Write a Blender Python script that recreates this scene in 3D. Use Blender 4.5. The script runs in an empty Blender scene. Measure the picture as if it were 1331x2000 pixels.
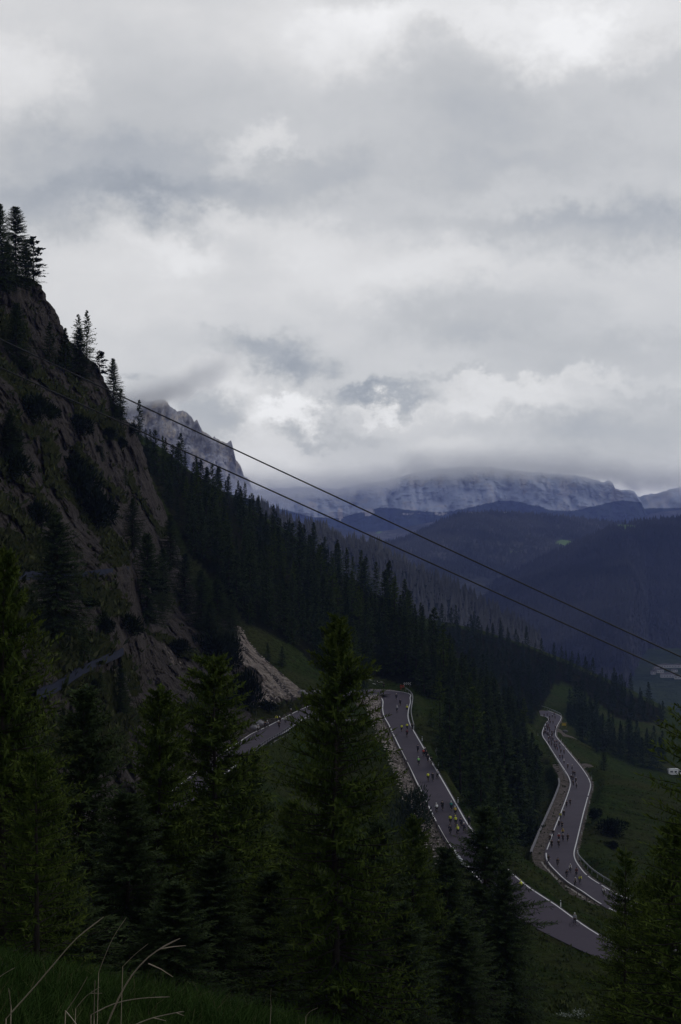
import bpy, math, random
import numpy as np
from mathutils import Vector
C = bpy.context
SC = C.scene
COL = SC.collection
R = math.radians

# ------------------------------------------------------------------ camera, sky, sun, exposure
F = 2778.0                       # focal length in photo pixels (photo 1331 x 2000, horizon at row 1000)
cam = bpy.data.objects.new('camera', bpy.data.cameras.new('camera'))
COL.objects.link(cam)
cam.location = (0, 0, 0)
cam.rotation_euler = (R(90), 0, 0)
cam.data.sensor_fit = 'VERTICAL'
cam.data.sensor_height = 36.0
cam.data.lens = 50.0
cam.data.clip_start = 0.3
cam.data.clip_end = 40000
SC.camera = cam
SC.view_settings.view_transform = 'Standard'
SC.view_settings.look = 'None'
SC.view_settings.exposure = 0.0
SC.view_settings.gamma = 1.0
SC.view_settings.use_curve_mapping = False
SC.cycles.max_bounces = 5
SC.cycles.diffuse_bounces = 2
SC.cycles.glossy_bounces = 1
SC.cycles.transparent_max_bounces = 8
SC.cycles.volume_bounces = 3
SC.cycles.use_denoising = True
SC.cycles.use_adaptive_sampling = True
SC.cycles.adaptive_threshold = 0.01

SUN_EL, SUN_AZ = R(52), R(60)    # azimuth clockwise from +Y
sun = bpy.data.lights.new('sun', 'SUN')
sun.energy = 0.5
sun.angle = R(20)
sun.color = (1.0, 0.96, 0.9)
so = bpy.data.objects.new('sun', sun)
COL.objects.link(so)
so.rotation_euler = (R(90) - SUN_EL, 0, math.pi - SUN_AZ)

def nd(nt, typ, **kw):
    n = nt.nodes.new(typ)
    for k, v in kw.items():
        if k.startswith('i_'):
            n.inputs[int(k[2:])].default_value = v
        else:
            setattr(n, k, v)
    return n

class NT:
    """tiny helper for writing node maths"""
    def __init__(s, nt): s.nt = nt
    def m(s, op, a, b=None, c=None, clamp=False):
        n = s.nt.nodes.new('ShaderNodeMath'); n.operation = op; n.use_clamp = clamp
        for i, v in enumerate((a, b, c)):
            if v is None: continue
            if isinstance(v, (int, float)): n.inputs[i].default_value = v
            else: s.nt.links.new(v, n.inputs[i])
        return n.outputs[0]
    def ramp(s, fac, stops, interp='LINEAR'):
        n = s.nt.nodes.new('ShaderNodeValToRGB'); n.color_ramp.interpolation = interp
        e = n.color_ramp.elements
        while len(e) < len(stops): e.new(0.5)
        for i, (p, c) in enumerate(stops):
            e[i].position = p
            e[i].color = (c, c, c, 1) if isinstance(c, (int, float)) else (*c, 1)
        s.nt.links.new(fac, n.inputs[0])
        return n.outputs[0]
    def noise(s, vec, scale, detail=4, rough=0.55, dist=0.0, dim='3D', kind='FBM'):
        n = s.nt.nodes.new('ShaderNodeTexNoise'); n.noise_dimensions = dim; n.noise_type = kind
        n.inputs['Scale'].default_value = scale; n.inputs['Detail'].default_value = detail
        n.inputs['Roughness'].default_value = rough; n.inputs['Distortion'].default_value = dist
        if vec is not None: s.nt.links.new(vec, n.inputs['Vector'])
        return n.outputs['Fac']
    def mix(s, fac, a, b):
        n = s.nt.nodes.new('ShaderNodeMix'); n.data_type = 'RGBA'
        for k, v in ((0, fac), (6, a), (7, b)):
            if isinstance(v, (int, float)): n.inputs[k].default_value = v
            elif isinstance(v, tuple): n.inputs[k].default_value = (*v, 1) if len(v) == 3 else v
            else: s.nt.links.new(v, n.inputs[k])
        return n.outputs[2]
    def comb(s, x, y, z):
        n = s.nt.nodes.new('ShaderNodeCombineXYZ')
        for i, v in enumerate((x, y, z)):
            if isinstance(v, (int, float)): n.inputs[i].default_value = v
            else: s.nt.links.new(v, n.inputs[i])
        return n.outputs[0]

# ---- overcast sky: a layer of cloud over a Nishita sky, laid out by compass direction and elevation
def build_world():
    w = bpy.data.worlds.new('World'); SC.world = w; w.use_nodes = True
    nt = w.node_tree; nt.nodes.clear(); g = NT(nt)
    tc = nt.nodes.new('ShaderNodeTexCoord')
    sp = nt.nodes.new('ShaderNodeSeparateXYZ'); nt.links.new(tc.outputs['Generated'], sp.inputs[0])
    x, y, z = sp.outputs
    az = g.m('ARCTAN2', x, y)                       # radians, 0 = +Y
    el = g.m('ARCSINE', z)
    # cloud texture coordinates: clouds flatten towards the horizon
    inv = g.m('DIVIDE', 1.0, g.m('ADD', g.m('MAXIMUM', z, 0.0), 0.10))
    pv = g.comb(g.m('MULTIPLY', x, inv), g.m('MULTIPLY', y, inv), 0.0)
    av = g.comb(g.m('MULTIPLY', az, 1.0), g.m('MULTIPLY', el, 1.35), 0.3)
    n1 = g.noise(av, 10.0, 9, 0.58, 0.15)
    n2 = g.noise(av, 34.0, 7, 0.62, 0.2)
    n3 = g.noise(pv, 1.7, 6, 0.55, 0.2)
    wx = g.m('MULTIPLY', g.m('SUBTRACT', g.noise(av, 22.0, 9, 0.64), 0.5), 0.095)
    av2 = g.comb(g.m('ADD', az, 3.1), g.m('MULTIPLY', el, 1.2), 4.2)
    wy = g.m('MULTIPLY', g.m('SUBTRACT', g.noise(av2, 22.0, 9, 0.64), 0.5), 0.075)
    azw = g.m('ADD', az, wx); elw = g.m('ADD', el, wy)
    # base brightness by elevation (photo rows 1000 .. 0 are 0 .. 0.345 rad), dimmed overhead, out of view, to darken the land
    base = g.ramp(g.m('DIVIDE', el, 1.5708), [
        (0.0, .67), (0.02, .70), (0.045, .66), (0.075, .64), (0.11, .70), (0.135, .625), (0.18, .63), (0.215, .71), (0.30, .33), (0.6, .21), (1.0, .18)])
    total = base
    for (px, py, sx, sy, amp) in BLOBS:
        a0 = math.atan2(px - 665.5, F); e0 = math.atan2((1000 - py) * math.cos(a0), F)
        dx = g.m('DIVIDE', g.m('SUBTRACT', azw, a0), sx / F)
        dy = g.m('DIVIDE', g.m('SUBTRACT', elw, e0), sy / F)
        q = g.m('ADD', g.m('MULTIPLY', dx, dx), g.m('MULTIPLY', dy, dy))
        b = g.m('MULTIPLY', g.m('POWER', 2.718, g.m('MULTIPLY', g.m('POWER', q, 1.5), -0.42)), amp)
        total = g.m('ADD', total, b)
    d = g.m('ADD', g.m('MULTIPLY', g.m('SUBTRACT', n1, 0.5), 0.15), g.m('MULTIPLY', g.m('SUBTRACT', n2, 0.5), 0.07))
    d = g.m('ADD', d, g.m('MULTIPLY', g.m('SUBTRACT', n3, 0.5), 0.08))
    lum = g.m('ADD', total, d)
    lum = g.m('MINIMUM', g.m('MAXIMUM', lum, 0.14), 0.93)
    # thin bright cloud is a touch warm, thick cloud bluish
    tint = g.ramp(lum, [(0.25, (0.86, 0.97, 1.16)), (0.55, (0.975, 0.998, 1.034)), (0.72, (1.0, 1.0, 1.01))])
    mul = nt.nodes.new('ShaderNodeVectorMath'); mul.operation = 'SCALE'
    nt.links.new(tint, mul.inputs[0]); nt.links.new(g.m('MULTIPLY', lum, 10.0), mul.inputs['Scale'])
    sky = nt.nodes.new('ShaderNodeTexSky'); sky.sky_type = 'NISHITA'; sky.sun_disc = False
    sky.sun_elevation = SUN_EL; sky.sun_rotation = SUN_AZ; sky.altitude = 2000
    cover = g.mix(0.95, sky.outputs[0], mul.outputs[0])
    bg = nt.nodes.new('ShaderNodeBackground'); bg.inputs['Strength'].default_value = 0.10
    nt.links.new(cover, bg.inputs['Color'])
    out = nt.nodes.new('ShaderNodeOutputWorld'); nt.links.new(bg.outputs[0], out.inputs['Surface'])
    w.cycles.sampling_method = 'MANUAL'; w.cycles.sample_map_resolution = 512
# bright and dark patches of the cloud deck: photo column, row, half width, half height, brightness
BLOBS = [
 (1120, 95, 85, 38, .20), (1200, 40, 200, 40, .10), (700, 70, 75, 45, .15), (880, 25, 160, 30, .12), (50, 150, 75, 60, .16), (560, 60, 60, 80, .05),
 (880, 120, 130, 55, -.05), (960, 170, 110, 60, -.05), (1260, 130, 90, 40, -.06), (300, 200, 230, 100, -.05), (250, 330, 220, 50, -.11), (180, 405, 200, 40, -.15), (420, 380, 120, 30, -.06),
 (510, 280, 46, 22, .14), (450, 310, 30, 25, .08), (640, 340, 80, 45, -.10), (900, 280, 200, 70, -.05), (1050, 320, 200, 30, -.05),
 (260, 450, 70, 30, .10), (350, 495, 60, 24, .10), (460, 440, 55, 24, .11), (600, 470, 70, 26, .07), (380, 465, 40, 14, -.06),
 (230, 580, 150, 70, .06), (950, 440, 130, 26, -.08), (1180, 465, 170, 42, -.15), (1270, 420, 90, 40, -.07), (780, 520, 180, 50, .06),
 (930, 610, 170, 44, -.11), (700, 560, 130, 40, .04), (540, 690, 75, 32, -.19), (600, 712, 50, 20, -.10), (450, 665, 50, 14, -.08), (430, 715, 55, 30, .11), (480, 745, 40, 24, .08), (300, 770, 45, 35, -.04), (272, 745, 22, 10, -.12),
 (400, 805, 42, 40, -.17), (575, 795, 58, 20, .30), (500, 830, 45, 24, .20), (700, 775, 45, 22, -.17), (780, 762, 70, 12, -.16), (815, 780, 40, 12, -.15), (745, 798, 55, 10, .20), (655, 800, 16, 20, -.10), (640, 845, 110, 14, -.12), (560, 850, 60, 8, -.06),
 (540, 895, 80, 26, .10), (980, 780, 130, 22, .14), (1050, 745, 130, 10, .10), (880, 735, 60, 8, -.08), (1200, 700, 180, 34, -.08), (1260, 770, 80, 10, -.06), (1230, 845, 150, 50, -.14), (1010, 850, 110, 26, -.05),
 (720, 880, 150, 20, -.06), (880, 870, 60, 16, .07), (1290, 945, 50, 14, .16), (1090, 915, 100, 16, -.06), (760, 930, 80, 16, .05),
]
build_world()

# ------------------------------------------------------------------ numeric helpers
rng = np.random.default_rng(7)
def P(px, py, d):
    """a point seen at photo column px, row py, d metres in front of the camera plane"""
    return np.array(((px - 665.5) / F * d, d, (1000 - py) / F * d), float)
def PZ(px, py, z):
    return P(px, py, -z * F / (py - 1000.0))
def smooth(a, b, x):
    t = np.clip((x - a) / (b - a), 0, 1); return t * t * (3 - 2 * t)
def _h(i, j, k, s):
    n = (i * 374761393 + j * 668265263 + k * 2147483647 + s * 974711) & 0xFFFFFFFF
    n = ((n ^ (n >> 13)) * 1274126177) & 0xFFFFFFFF
    return ((n ^ (n >> 16)) & 0xFFFF) / 65535.0
def vnoise(x, y, z=None, s=0):
    x = np.asarray(x, float); y = np.asarray(y, float); z = np.zeros_like(x) if z is None else np.asarray(z, float)
    i, j, k = (np.floor(v).astype(np.int64) for v in (x, y, z))
    fx, fy, fz = x - i, y - j, z - k
    fx, fy, fz = (f * f * (3 - 2 * f) for f in (fx, fy, fz))
    r = 0
    for a in (0, 1):
        for b in (0, 1):
            for c in (0, 1):
                r = r + _h(i + a, j + b, k + c, s) * np.where(a, fx, 1 - fx) * np.where(b, fy, 1 - fy) * np.where(c, fz, 1 - fz)
    return r
def fbm(x, y, z=None, s=0, oct=4, gain=0.5):
    t, a, n = 0, 1.0, 0
    for o in range(oct):
        f = 2.03 ** o
        t = t + a * vnoise(x * f + 17 * o, y * f + 5 * o, None if z is None else z * f, s + o); n += a; a *= gain
    return t / n
def ridged(x, y, z=None, s=0, oct=4):
    t, a, n = 0, 1.0, 0
    for o in range(oct):
        f = 2.07 ** o
        t = t + a * (1 - np.abs(2 * vnoise(x * f + 13 * o, y * f + 7 * o, None if z is None else z * f, s + o) - 1)); n += a; a *= 0.5
    return t / n
class TPS:
    """thin-plate surface through scattered points"""
    def __init__(s, pts, vals, sc=100.0, lam=1e-4):
        s.sc = sc; s.p = np.asarray(pts, float) / sc; v = np.asarray(vals, float); n = len(v)
        A = np.zeros((n + 3, n + 3)); A[:n, :n] = s.k(s.p, s.p) + lam * np.eye(n)
        A[:n, n] = 1; A[:n, n + 1:] = s.p; A[n, :n] = 1; A[n + 1:, :n] = s.p.T
        s.w = np.linalg.solve(A, np.concatenate([v, np.zeros(3)]))
    def k(s, a, b):
        r2 = ((a[:, None, :] - b[None]) ** 2).sum(-1); return 0.5 * r2 * np.log(r2 + 1e-12)
    def __call__(s, x, y):
        x, y = np.broadcast_arrays(np.asarray(x, float), np.asarray(y, float)); sh = x.shape
        q = np.stack([x.ravel(), y.ravel()], 1) / s.sc; o = np.empty(len(q)); n = len(s.p)
        for i in range(0, len(q), 20000):
            c = q[i:i + 20000]; o[i:i + 20000] = s.k(c, s.p) @ s.w[:n] + s.w[n] + c @ s.w[n + 1:]
        return o.reshape(sh)

# ------------------------------------------------------------------ mesh helpers
def mesh(name, V, faces, mats=(), mi=None, smoothf=True, attrs=None):
    """V (n,3); faces: list of int arrays (m,k)"""
    me = bpy.data.meshes.new(name); V = np.asarray(V, np.float32)
    if not isinstance(faces, list): faces = [faces]
    faces = [np.asarray(f, np.int32) for f in faces if len(f)]
    me.vertices.add(len(V)); me.vertices.foreach_set('co', V.ravel())
    if faces:
        loops = np.concatenate([f.ravel() for f in faces])
        tot = np.concatenate([np.full(len(f), f.shape[1], np.int32) for f in faces])
        st = np.concatenate([[0], np.cumsum(tot)[:-1]]).astype(np.int32)
        me.loops.add(len(loops)); me.loops.foreach_set('vertex_index', loops)
        me.polygons.add(len(tot)); me.polygons.foreach_set('loop_start', st)
        me.polygons.foreach_set('use_smooth', np.full(len(tot), smoothf, bool))
        for m in mats: me.materials.append(m)
        if mi is not None: me.polygons.foreach_set('material_index', np.asarray(mi, np.int32))
    for k, v in (attrs or {}).items():
        a = me.attributes.new(k, 'FLOAT', 'POINT'); a.data.foreach_set('value', np.asarray(v, np.float32))
    me.update(calc_edges=True); me.validate()
    return me
def obj(name, me, parent=None, loc=None, rz=None):
    o = bpy.data.objects.new(name, me); COL.objects.link(o)
    if parent is not None: o.parent = parent
    if loc is not None: o.location = loc
    if rz is not None: o.rotation_euler = (0, 0, rz)
    return o
def tag(o, label=None, cat=None, group=None, kind=None):
    for k, v in (('label', label), ('category', cat), ('group', group), ('kind', kind)):
        if v: o[k] = v
    return o
def grid_faces(nr, nc):
    i = np.arange(nr - 1)[:, None] * nc + np.arange(nc - 1)[None]
    i = i.ravel(); return np.stack([i, i + 1, i + nc + 1, i + nc], 1)

# ------------------------------------------------------------------ materials
def material(name, rough=0.9, spec=0.2):
    m = bpy.data.materials.new(name); m.use_nodes = True
    nt = m.node_tree; b = nt.nodes['Principled BSDF']
    b.inputs['Roughness'].default_value = rough; b.inputs['Specular IOR Level'].default_value = spec
    return m, nt, b, NT(nt)
def coords(nt, kind='Object'):
    return nt.nodes.new('ShaderNodeTexCoord').outputs[kind]
def plain(name, col, rough=0.7, var=0.25, scale=6.0, spec=0.3, metal=0.0):
    m, nt, b, g = material(name, rough, spec); b.inputs['Metallic'].default_value = metal
    f = g.noise(coords(nt), scale, 3)
    c = g.mix(f, tuple(v * (1 - var) for v in col), tuple(min(1, v * (1 + var)) for v in col))
    nt.links.new(c, b.inputs['Base Color']); return m
def attr(nt, name):
    n = nt.nodes.new('ShaderNodeAttribute'); n.attribute_name = name; return n.outputs['Fac']
def geo_pos(nt): return nt.nodes.new('ShaderNodeNewGeometry').outputs['Position']
def bump(nt, b, h, strength, dist):
    n = nt.nodes.new('ShaderNodeBump'); n.inputs['Strength'].default_value = strength; n.inputs['Distance'].default_value = dist
    nt.links.new(h, n.inputs['Height']); nt.links.new(n.outputs[0], b.inputs['Normal'])

def m_ground():
    m, nt, b, g = material('meadow_ground', 1.0, 0.0); p = geo_pos(nt)
    big = g.noise(p, 0.05, 4); mid = g.noise(p, 0.35, 5, 0.6); fine = g.noise(p, 2.2, 4, 0.65)
    grass = g.mix(g.ramp(mid, [(.35, 0.), (.65, 1.)]), (.027, .046, .012), (.052, .074, .021))
    grass = g.mix(g.ramp(big, [(.42, 0.), (.62, 1.)]), grass, (.060, .068, .026))
    grass = g.mix(g.m('MULTIPLY', g.ramp(fine, [(.55, 0.), (.75, 1.)]), 0.5), grass, (.009, .013, .004))
    grav = g.mix(fine, (.09, .075, .065), (.33, .28, .25))
    bare = g.m('MULTIPLY', attr(nt, 'gravel'), 1.0)
    k = g.ramp(g.m('ADD', bare, g.m('MULTIPLY', g.m('SUBTRACT', g.noise(p, 0.9, 5, .65), .5), 1.1)), [(.40, 0.), (.62, 1.)])
    c = g.mix(k, grass, grav)
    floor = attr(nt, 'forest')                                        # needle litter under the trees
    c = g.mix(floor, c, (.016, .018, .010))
    tuft = g.noise(p, 1.1, 6, .72); c = g.mix(g.m('MULTIPLY', g.ramp(tuft, [(.38, 1.), (.52, 0.)]), .6), c, (.006, .009, .003))
    c = g.mix(g.m('MULTIPLY', g.ramp(g.noise(p, .16, 6, .7, .4), [(.54, 0.), (.66, 1.)]), .55), c, (.048, .046, .020))
    nt.links.new(c, b.inputs['Base Color'])
    bump(nt, b, g.m('ADD', tuft, g.noise(p, .35, 4, .6)), 1.0, 1.2); return m
def m_asphalt():
    m, nt, b, g = material('asphalt', 0.85, 0.25); p = geo_pos(nt)
    a = g.noise(p, 0.25, 4); f = g.noise(p, 7.0, 4, .7)
    c = g.mix(a, (.070, .056, .074), (.098, .079, .102)); c = g.mix(g.m('MULTIPLY', f, .5), c, (.050, .042, .054)); c = g.mix(g.m('MULTIPLY', g.ramp(g.noise(p, .09, 5, .7, .6), [(.52, 0.), (.56, 1.)]), .35), c, (.050, .043, .056)); c = g.mix(g.m('MULTIPLY', g.ramp(g.noise(p, 1.3, 5, .75), [(.6, 0.), (.7, 1.)]), .35), c, (.13, .11, .125))
    nt.links.new(c, b.inputs['Base Color']); return m
def m_cliff():
    m, nt, b, g = material('cliff_rock_and_turf', 1.0, 0.0); p = geo_pos(nt)
    st = nt.nodes.new('ShaderNodeMapping'); st.inputs['Scale'].default_value = (1, 1, 0.35); nt.links.new(p, st.inputs[0])
    v = g.noise(st.outputs[0], 0.22, 7, .65, .6); f = g.noise(p, 1.1, 6, .7)
    rock = g.mix(g.ramp(v, [(.3, 0.), (.7, 1.)]), (.032, .028, .026), (.120, .104, .096))
    rock = g.mix(g.ramp(f, [(.45, 0.), (.72, .85)]), rock, (.034, .030, .029))
    rock = g.mix(g.m('MULTIPLY', g.ramp(g.noise(p, .09, 4), [(.5, 0.), (.66, 1.)]), .5), rock, (.19, .168, .15))
    vz = nt.nodes.new('ShaderNodeTexVoronoi'); vz.feature = 'DISTANCE_TO_EDGE'; vz.inputs['Scale'].default_value = .33; vz.inputs['Detail'].default_value = 2.0; vz.inputs['Roughness'].default_value = .6
    wv = nt.nodes.new('ShaderNodeMix'); wv.data_type = 'VECTOR'; wv.inputs[0].default_value = .0
    nz = nt.nodes.new('ShaderNodeTexNoise'); nz.inputs['Scale'].default_value = .4; nz.inputs['Detail'].default_value = 4; nt.links.new(p, nz.inputs['Vector'])
    sv = nt.nodes.new('ShaderNodeVectorMath'); sv.operation = 'MULTIPLY_ADD'; sv.inputs[1].default_value = (3.5, 3.5, 3.5); nt.links.new(nz.outputs['Color'], sv.inputs[0]); nt.links.new(st.outputs[0], sv.inputs[2]); nt.links.new(sv.outputs[0], vz.inputs['Vector'])
    crack = g.ramp(vz.outputs['Distance'], [(.0, 1.), (.10, 0.)])
    rock = g.mix(g.m('MULTIPLY', crack, .75), rock, (.014, .012, .012))
    v2 = nt.nodes.new('ShaderNodeTexVoronoi'); v2.inputs['Scale'].default_value = .62; v2.inputs['Randomness'].default_value = 1.0; v2.inputs['Detail'].default_value = 2.0; v2.inputs['Roughness'].default_value = .7; nt.links.new(sv.outputs[0], v2.inputs['Vector'])
    s2 = nt.nodes.new('ShaderNodeSeparateXYZ'); nt.links.new(v2.outputs['Color'], s2.inputs[0]); blk = s2.outputs[0]
    rock = g.mix(g.m('MULTIPLY', g.ramp(blk, [(.45, 0.), (.9, 1.)]), .55), rock, (.20, .175, .16)); rock = g.mix(g.m('MULTIPLY', g.ramp(blk, [(.1, 1.), (.45, 0.)]), .5), rock, (.030, .026, .026))
    gr = g.mix(g.noise(p, .5, 5, .65), (.026, .038, .012), (.082, .084, .036))
    gk = g.ramp(g.m('ADD', attr(nt, 'grass'), g.m('MULTIPLY', g.m('SUBTRACT', g.noise(p, .45, 5, .68), .5), 1.5)), [(.30, 0.), (.44, 1.)])
    c = g.mix(gk, rock, gr)
    sc = g.mix(g.ramp(g.noise(st.outputs[0], .55, 6, .7), [(.35, 0.), (.65, 1.)]), (.17, .135, .115), (.78, .66, .57))
    sk = g.ramp(g.m('ADD', attr(nt, 'scree'), g.m('MULTIPLY', g.m('SUBTRACT', g.noise(p, .6, 5, .68), .5), .7)), [(.45, 0.), (.55, 1.)])
    c = g.mix(sk, c, sc)
    nt.links.new(c, b.inputs['Base Color'])
    bump(nt, b, g.m('SUBTRACT', g.m('ADD', f, g.m('MULTIPLY', v, 2.0)), g.m('SUBTRACT', g.m('MULTIPLY', crack, .8), g.m('MULTIPLY', blk, .9))), 1.0, 2.4); return m
def m_farrock(name, dark, pale, warm, sc=1.0, wood=None):
    m, nt, b, g = material(name, 1.0, 0.0); p = geo_pos(nt)
    st = nt.nodes.new('ShaderNodeMapping'); st.inputs['Scale'].default_value = (1, 1, .45); nt.links.new(p, st.inputs[0])
    v = g.noise(st.outputs[0], .011 * sc, 8, .62, .5)
    c = g.mix(g.ramp(v, [(.36, 0.), (.62, 1.)]), dark, pale)
    w = g.ramp(g.noise(st.outputs[0], .006 * sc, 6, .6, .3), [(.52, 0.), (.60, 1.)])
    c = g.mix(g.m('MULTIPLY', w, .65), c, warm)
    c = g.mix(g.m('MULTIPLY', g.ramp(g.noise(st.outputs[0], .05 * sc, 5, .65), [(.5, 0.), (.7, 1.)]), .6), c, dark)
    if wood:
        k = g.ramp(g.m('ADD', attr(nt, 'wood'), g.m('MULTIPLY', g.m('SUBTRACT', g.noise(p, .008 * sc, 6, .65), .5), .9)), [(.42, 0.), (.58, 1.)])
        c = g.mix(k, c, wood)
    s = g.ramp(g.m('ADD', attr(nt, 'scree'), g.m('MULTIPLY', g.m('SUBTRACT', g.noise(p, .014 * sc, 6, .65), .5), .9)), [(.45, 0.), (.6, 1.)])
    c = g.mix(s, c, (.58, .53, .49))
    nt.links.new(c, b.inputs['Base Color'])
    bump(nt, b, g.noise(st.outputs[0], .03 * sc, 7, .7), .6, 12.0 / sc); return m
def m_farwood(name, a, c2, meadow):
    m, nt, b, g = material(name, 1.0, 0.0); p = geo_pos(nt)
    c = g.mix(g.ramp(g.noise(p, .004, 6, .6), [(.4, 0.), (.65, 1.)]), a, c2)
    c = g.mix(g.m('MULTIPLY', g.ramp(g.noise(p, .05, 4, .7), [(.45, 0.), (.65, 1.)]), .6), c, tuple(v * .45 for v in a))
    k = g.ramp(g.m('ADD', attr(nt, 'meadow'), g.m('MULTIPLY', g.m('SUBTRACT', g.noise(p, .012, 5, .6), .5), .8)), [(.45, 0.), (.58, 1.)])
    c = g.mix(k, c, meadow)
    nt.links.new(c, b.inputs['Base Color']); bump(nt, b, g.noise(p, .07, 3, .7), 1.0, 9.0); return m
M = {}
M['ground'] = m_ground(); M['asphalt'] = m_asphalt(); M['cliff'] = m_cliff()
M['paint'] = plain('road_paint', (.80, .78, .76), .7, .15, 1.5)

# ------------------------------------------------------------------ roads: stations (left/outer px,py, right/inner px,py, height z)
ROAD_A = [  # outer, inner
 (270,1590, 270,1655,-43.8),(335,1541, 350,1590,-44.5),(420,1478, 440,1515,-45.5),(493,1430, 515,1457,-46.5),(525.7,1414, 552,1434.6,-47),
 (566.5,1394, 588,1409,-47.7),(600,1379, 625,1391,-48.3),(650,1360, 675,1373,-49.2),(695,1349, 712,1362,-49.9),(729.6,1344.6, 735,1360.3,-50.3),
 (760,1345.5, 741,1360.6,-50.6),(785,1350.5, 745.5,1362.3,-50.8),(797,1357.5, 748,1367,-51),(803,1367, 747.3,1374,-51.1),(800.8,1377.7, 746.5,1381,-51.3),
 (798.7,1388.5, 747.4,1389,-51.4),(798.7,1401.7, 750.5,1400,-51.6),(803,1416, 758.5,1413.5,-51.8),(808.5,1426, 763,1424,-52),(828,1459.4, 780,1459.4,-52.5),
 (845,1489.5, 795,1489,-53),(861.8,1517, 808.5,1517,-53.4),(893,1571, 834.5,1570,-54.4),(917.4,1613, 855.5,1613,-55.2),(946,1648, 880.7,1655,-56),
 (985,1690, 917,1697,-57),(1023.7,1726, 957,1738,-58),(1060,1751, 992,1770,-58.6),(1094,1774, 1030,1803,-59.3),(1128,1802, 1077,1824,-60),
 (1160,1824, 1124,1846,-60.6),(1200,1845, 1180,1872,-61.3),(1245,1856, 1250,1890,-62),(1290,1856, 1330,1892,-62.8),(1325,1842, 1395,1872,-64),(1335,1822,1405,1832,-66)]
ROAD_B = [  # left, right
 (1335,1810,1400,1790,-66.8),(1290,1822,1340,1762,-68.5),(1240,1800,1260,1754,-70),(1186,1774,1204,1740,-71),(1157.7,1755.8,1175.6,1725.8,-71.4),(1119.4,1734,1145,1704.7,-72),(1096.4,1716,1131,1689.4,-72.5),
 (1073.4,1692,1123.5,1675,-73.1),(1065.8,1670,1122.6,1664,-73.6),(1072,1648.5,1127,1646,-74.2),(1081,1623,1132.5,1623,-75),(1093.9,1591,1140,1591,-76.3),
 (1106.6,1557,1149,1557,-78.5),(1113.0,1536.8,1154.5,1536,-80),(1113.6,1526.7,1153.5,1526.5,-81),(1109,1514.5,1147.5,1514.5,-82.3),(1097.6,1496,1134.5,1496,-84.5),
 (1080.7,1470,1113,1470,-88.5),(1069.4,1452,1098.5,1452,-92.5),(1060.5,1438.5,1087.5,1438.5,-96),(1059.3,1430.5,1086,1430.5,-98),(1062.2,1421.5,1087.5,1421.5,-100.5),
 (1067,1412,1092.5,1411,-103),(1071,1407,1095.8,1404.5,-104.5),(1068.5,1402.5,1094,1397,-106),(1055,1400,1073,1388,-107),(1035,1398,1050,1380,-108)]
def catmull(pts, step):
    pts = np.asarray(pts, float); out = []
    ext = np.vstack([2 * pts[0] - pts[1], pts, 2 * pts[-1] - pts[-2]])
    for i in range(len(pts) - 1):
        p0, p1, p2, p3 = ext[i:i + 4]; n = max(1, int(np.linalg.norm((p2 - p1)[:3]) / step))
        for k in range(n):
            t = k / n; out.append(0.5 * (2 * p1 + (p2 - p0) * t + (2 * p0 - 5 * p1 + 4 * p2 - p3) * t * t + (3 * p1 - p0 - 3 * p2 + p3) * t ** 3))
    out.append(pts[-1]); return np.array(out)
def road_edges(st):
    a = np.array([np.concatenate([PZ(s[0], s[1], s[4]), PZ(s[2], s[3], s[4])]) for s in st])
    e = catmull(a, 1.5); c = (e[:, :3] + e[:, 3:]) / 2; s = np.concatenate([[0], np.cumsum(np.linalg.norm(np.diff(c, axis=0), axis=1))])
    t = np.gradient(c, axis=0); t[:, 2] = 0; t /= np.linalg.norm(t, axis=1)[:, None]; n = np.stack([-t[:, 1], t[:, 0], 0 * t[:, 0]], 1); h = ((e[:, :3] - c) * n).sum(1)
    u = np.arange(0, s[-1], 1.3); f = lambda v: np.interp(u, s, v); k = np.ones(9) / 9
    sm = lambda v: np.convolve(np.pad(v, 4, 'edge'), k, 'valid')
    c = np.stack([f(c[:, i]) for i in range(3)], 1); c = np.stack([np.convolve(np.pad(c[:, i], 2, 'edge'), np.ones(5) / 5, 'valid') for i in range(3)], 1); h = sm(f(h))
    t = np.gradient(c, axis=0); t[:, 2] = 0; t /= np.linalg.norm(t, axis=1)[:, None]; n = np.stack([-t[:, 1], t[:, 0], 0 * t[:, 0]], 1)
    return c + n * h[:, None], c - n * h[:, None]
A_o, A_i = road_edges(ROAD_A); B_l, B_r = road_edges(ROAD_B)

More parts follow.
